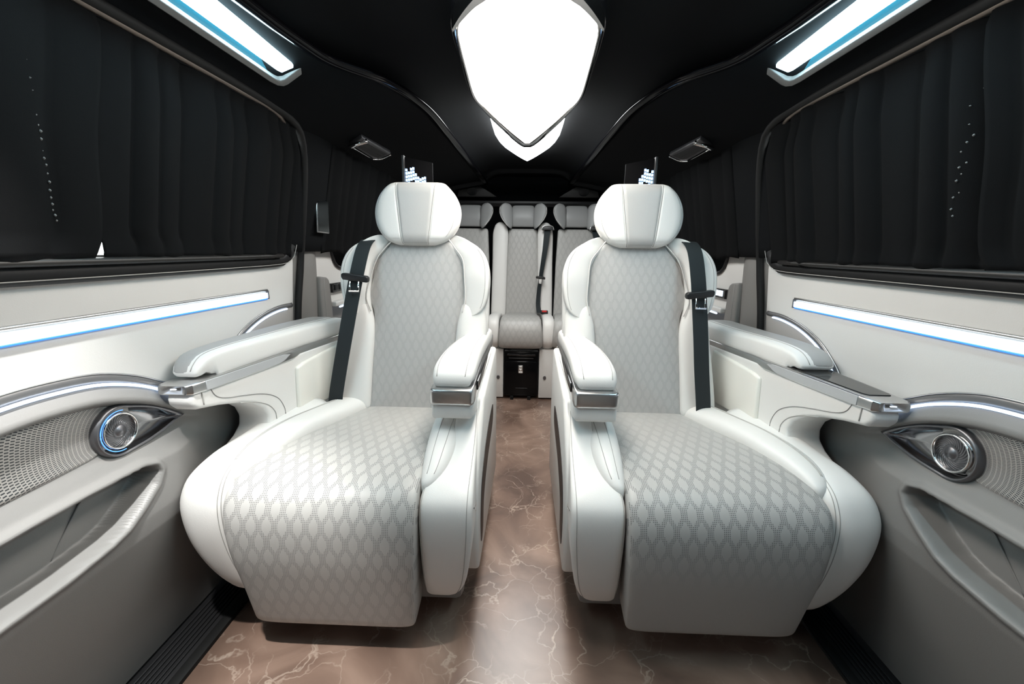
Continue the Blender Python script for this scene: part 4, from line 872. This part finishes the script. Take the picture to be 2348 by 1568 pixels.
# plinth panels under the bench
for s_, x0, x1, side in ((-1, -0.62, -0.152, 'left'), (1, 0.104, 0.60, 'right')):
    pl = box('bench_plinth', x0, x1, 2.90, 3.3, 0.012, 0.372, WHITE2, None, 0.004)
    tag(pl, 'white panel under the rear bench on the %s side of the cooler' % side, 'bench panel', 'bench base panels')
    cx_ = -0.188 if s_ < 0 else 0.146
    sc = prism('screw', [(cx_ + 0.011 * math.cos(a), 0.165 + 0.015 * math.sin(a)) for a in np.linspace(0, 2 * math.pi, 14, endpoint=False)], lambda a, b, t: (a, t, b), 2.893, 2.902, DARKM, pl, 0.002, 1)
# cooler box
fr = root('cooler_box', (-0.024, 2.95, 0), 'gloss black cooler box with silver badge under the middle rear seat', 'cooler')
fx0, fx1 = -0.147, 0.098
prism('cabinet', [(fx0, 0.03), (fx1, 0.03), (fx1 + 0.002, 0.36), (fx0 - 0.002, 0.36)], lambda a, b, t: (a, t, b), 2.885, 3.25, FRIDGE, fr, 0.008, 3)
dr = prism('door', [(fx0 + 0.012, 0.05), (fx1 - 0.012, 0.05), (fx1 - 0.012, 0.29), (fx0 + 0.012, 0.29)], lambda a, b, t: (a, t, b), 2.878, 2.89, FRIDGE, fr, 0.006, 3)
box('handle', fx0 + 0.02, fx1 - 0.02, 2.865, 2.895, 0.330, 0.346, GLOSS, fr, 0.006)
box('handle_line', fx0 + 0.035, fx1 - 0.035, 2.8735, 2.8765, 0.312, 0.315, DARKM, fr, 0.001)
box('lower_line', -0.062, 0.022, 2.8745, 2.879, 0.090, 0.0925, DARKM, dr, 0.0005)
bcx = -0.027
bg = prism('badge', [(bcx - 0.017, 0.203), (bcx + 0.017, 0.203), (bcx + 0.017, 0.262), (bcx - 0.017, 0.262)], lambda a, b, t: (a, t, b), 2.872, 2.880, SATIN, dr, 0.003, 2)
box('badge_bar', bcx - 0.013, bcx + 0.013, 2.8705, 2.8725, 0.207, 0.217, BADGEW, bg, 0.0005)
box('badge_bar', bcx - 0.011, bcx + 0.011, 2.8705, 2.8725, 0.247, 0.257, BADGEW, bg, 0.0005)
prism('badge_mark', [(bcx - 0.012, 0.236), (bcx - 0.006, 0.241), (bcx, 0.237), (bcx + 0.006, 0.241), (bcx + 0.012, 0.236), (bcx, 0.222)], lambda a, b, t: (a, t, b), 2.8705, 2.8725, BADGEW, bg, 0.0)
for x in (-0.088, 0.036): box('foot', x - 0.012, x + 0.012, 2.88, 2.905, 0.0, 0.03, RUBBER, fr, 0.003)

# rear belts
def rear_belt(x, label, long):
    r = root('seat_belt', (x, 3.2, 0.6), label, 'seat belt', 'rear bench belts')
    if long:
        pts = [(x + 0.056, 3.27, 1.215), (x + 0.052, 3.245, 1.19), (x + 0.04, 3.215, 1.08), (x + 0.022, 3.20, 0.95), (x + 0.008, 3.19, 0.84), (x - 0.002, 3.18, 0.74), (x - 0.004, 3.17, 0.66), (x + 0.004, 3.15, 0.60)]
        ribbon('webbing', pts, [(0.024, 0, 0), (0.022, 0, 0), (0.014, 0.008, 0), (0.018, 0, 0)], BELT, r)
        c = (x + 0.010, 3.186, 0.86)
        tg = prism('tongue', [(-0.034, -0.008), (0.034, -0.008), (0.036, 0.006), (0.026, 0.012), (-0.026, 0.012), (-0.036, 0.006)], lambda a, b, t: (c[0] + a, c[1] + t, c[2] + b - 0.1 * a), -0.012, 0.004, BLACKP, r, 0.003)
        prism('latch_plate', [(-0.013, -0.042), (0.007, -0.046), (0.011, -0.008), (-0.013, -0.008)], lambda a, b, t: (c[0] + a, c[1] - 0.006 + t, c[2] + b), -0.002, 0.002, CHROME, tg, 0.001, 1)
    else:
        pts = [(x + 0.056, 3.27, 1.215), (x + 0.06, 3.24, 1.18), (x + 0.08, 3.21, 1.05), (x + 0.09, 3.19, 0.70)]
        ribbon('webbing', pts, [(0.024, 0, 0)], BELT, r)
    g = prism('guide', [(-0.045, -0.012), (0.045, -0.012), (0.040, 0.010), (0.030, 0.018), (-0.030, 0.018), (-0.040, 0.010)], lambda a, b, t: (x + 0.056 + a, 3.245 + t, 1.222 + b), -0.008, 0.02, BLACKP, r, 0.004)
    tube('guide_rim', [(x + 0.056 - 0.045, 3.235, 1.212), (x + 0.056 - 0.036, 3.235, 1.236), (x + 0.056, 3.235, 1.243), (x + 0.056 + 0.036, 3.235, 1.236), (x + 0.056 + 0.045, 3.235, 1.212)], 0.004, SATIN, g, 6, 20)
rear_belt(0.098, 'black belt hanging from a guide beside the middle rear seat', True)
rear_belt(0.455, 'black belt at the far right of the rear bench, mostly hidden by the chair', False)
bk = root('belt_buckle', (0.14, 3.14, 0.60), 'belt buckle with red button at the right of the middle rear cushion', 'buckle')
box('buckle_body', 0.112, 0.168, 3.10, 3.15, 0.596, 0.622, BLACKP, bk, 0.006)
box('buckle_button', 0.122, 0.158, 3.097, 3.13, 0.612, 0.624, RED, bk, 0.003)

# ================================================================== SMALL FITTINGS
for s, side in SIDES:
    # headliner air vents
    r = root('air_vent', (s * 0.70, 1.9, 1.50), 'chrome-tipped air vent in the ceiling slope above the %s chair' % side, 'air vent', 'ceiling air vents')
    def vp(a, b, h):     # a along y, b down the slope
        p = slope(a, 0.74 + b); return (p[0] - 0.3 * h, a, p[2] - 0.95 * h)
    o_ = [(1.80, -0.05), (2.10, -0.09), (2.12, 0.06), (2.08, 0.10), (1.84, 0.10)]
    vf = prism('vent_frame', o_, vp, -0.004, 0.016, DARKM, r, 0.005, 3, s=s)
    prism('vent_slot', [(1.845, -0.025), (2.085, -0.06), (2.095, 0.05), (2.065, 0.07), (1.865, 0.07)], vp, 0.014, 0.0175, BLACKP, vf, 0.0, s=s)
    for b in (-0.01, 0.03): prism('vent_blade', [(1.86, b), (2.08, b - 0.02), (2.08, b - 0.008), (1.86, b + 0.012)], vp, 0.017, 0.0195, BLACKP, vf, 0.0, s=s)
    tube('chrome_tip', [vp(1.835, -0.06, 0.02), vp(1.825, 0.03, 0.022), vp(1.835, 0.115, 0.02)], 0.009, CHROME, vf, 8, 10, s=s)
    tube('chrome_edge', [vp(2.105, -0.08, 0.018), vp(2.118, 0.05, 0.018), vp(2.085, 0.105, 0.018)], 0.0035, CHROME, vf, 6, 14, s=s)
    tube('chrome_edge', [vp(1.85, 0.108, 0.018), vp(2.08, 0.108, 0.018)], 0.0025, CHROME, vf, 6, 6, s=s)
    # rear ceiling speakers
    r = root('rear_speaker', (s * 0.42 - 0.02, 3.6, 1.48), 'small dark ceiling speaker above the %s end of the rear bench' % side, 'speaker', 'rear ceiling speakers')
    f_ = prism('speaker_box', [(0.575, 1.483), (0.555, 1.565), (0.395, 1.568), (0.30, 1.515), (0.25, 1.483)], lambda a, b, t: (a, t - 0.25 * (b - 1.5), b), 3.565, 3.62, REARSP, r, 0.005, 2, s=s)
    prism('speaker_cone', [(0.45 + 0.042 * math.cos(a), 1.525 + 0.032 * math.sin(a)) for a in np.linspace(0, 6.283, 28, endpoint=False)], lambda a, b, t: (a, t - 0.25 * (b - 1.5), b), 3.560, 3.566, BLACKP, f_, 0.001, 1, s=s)
    # seat-back tablet seen past the headrest
    r = root('tablet_screen', (s * 0.45, 1.74, 1.20), 'black seat-back tablet with blue graphic peeking over the %s headrest' % side, 'tablet', 'seat-back tablets')
    xa, xb = 0.484, 0.385
    tb = prism('tablet_body', [(0, 1.16), (1, 1.16), (1, 1.395), (0, 1.405)], lambda a, b, t: (xa + (xb - xa) * a, 1.72 + 0.06 * a + t, b), 0.0, 0.012, TABL, r, 0.002, 2, s=s)
    box('tablet_edge', xa - 0.004, xa + 0.006, 1.708, 1.734, 1.16, 1.408, BLACKP, tb, 0.002, s=s)
    prism('tablet_arm', [(0.40, 1.02), (0.44, 1.02), (0.44, 1.20), (0.40, 1.20)], lambda a, b, t: (a, t, b), 1.70, 1.78, BLACKP, tb, 0.004, 2, s=s)
    wdt = 1.0 if s < 0 else 0.7
    gx = [(0.03, 1.362), (0.07, 1.352), (0.10, 1.366), (0.16, 1.371), (0.20, 1.345), (0.24, 1.336), (0.29, 1.330), (0.33, 1.338), (0.36, 1.341), (0.40, 1.318)]
    for k in range(9):
        a0 = 0.05 + 0.08 * k
        zt = float(np.interp(a0 / 1.9, [g[0] for g in gx], [g[1] for g in gx]))
        if s > 0 and k > 5: continue
        for q in range(4):
            zb = zt - 0.0125 * (q + 1)
            prism('screen_graphic', [(a0, zb + 0.002), (a0 + 0.066, zb + 0.002), (a0 + 0.066, zb + 0.0115), (a0, zb + 0.0115)], lambda a, b, t: (xa + (xb - xa) * a, 1.72 + 0.06 * a + t, b), -0.0012, 0.0, E_SCR, tb, 0.0, s=s)
# vanity mirror on the left pillar
r = root('vanity_mirror', (-0.87, 1.83, 1.115), 'small silver-framed vanity mirror on the black pillar left of the chairs', 'mirror')
mo = [(1.722, 1.283), (1.824, 1.285), (1.812, 1.114), (1.712, 1.116)]
fm = lambda a, b, t: (-(0.848 - t), a, b)
prism('mirror_mount', [(1.75, 1.24), (1.79, 1.24), (1.785, 1.13), (1.745, 1.13)], fm, -0.04, 0.001, BLACKP, r, 0.002, 2)
prism('mirror_frame', mo, fm, 0.0, 0.008, SATIN, r, 0.003, 2)
prism('mirror_glass', [(1.727, 1.278), (1.819, 1.280), (1.807, 1.119), (1.717, 1.121)], fm, 0.0075, 0.0095, MIRR, r, 0.0)
bpy.context.view_layer.update()
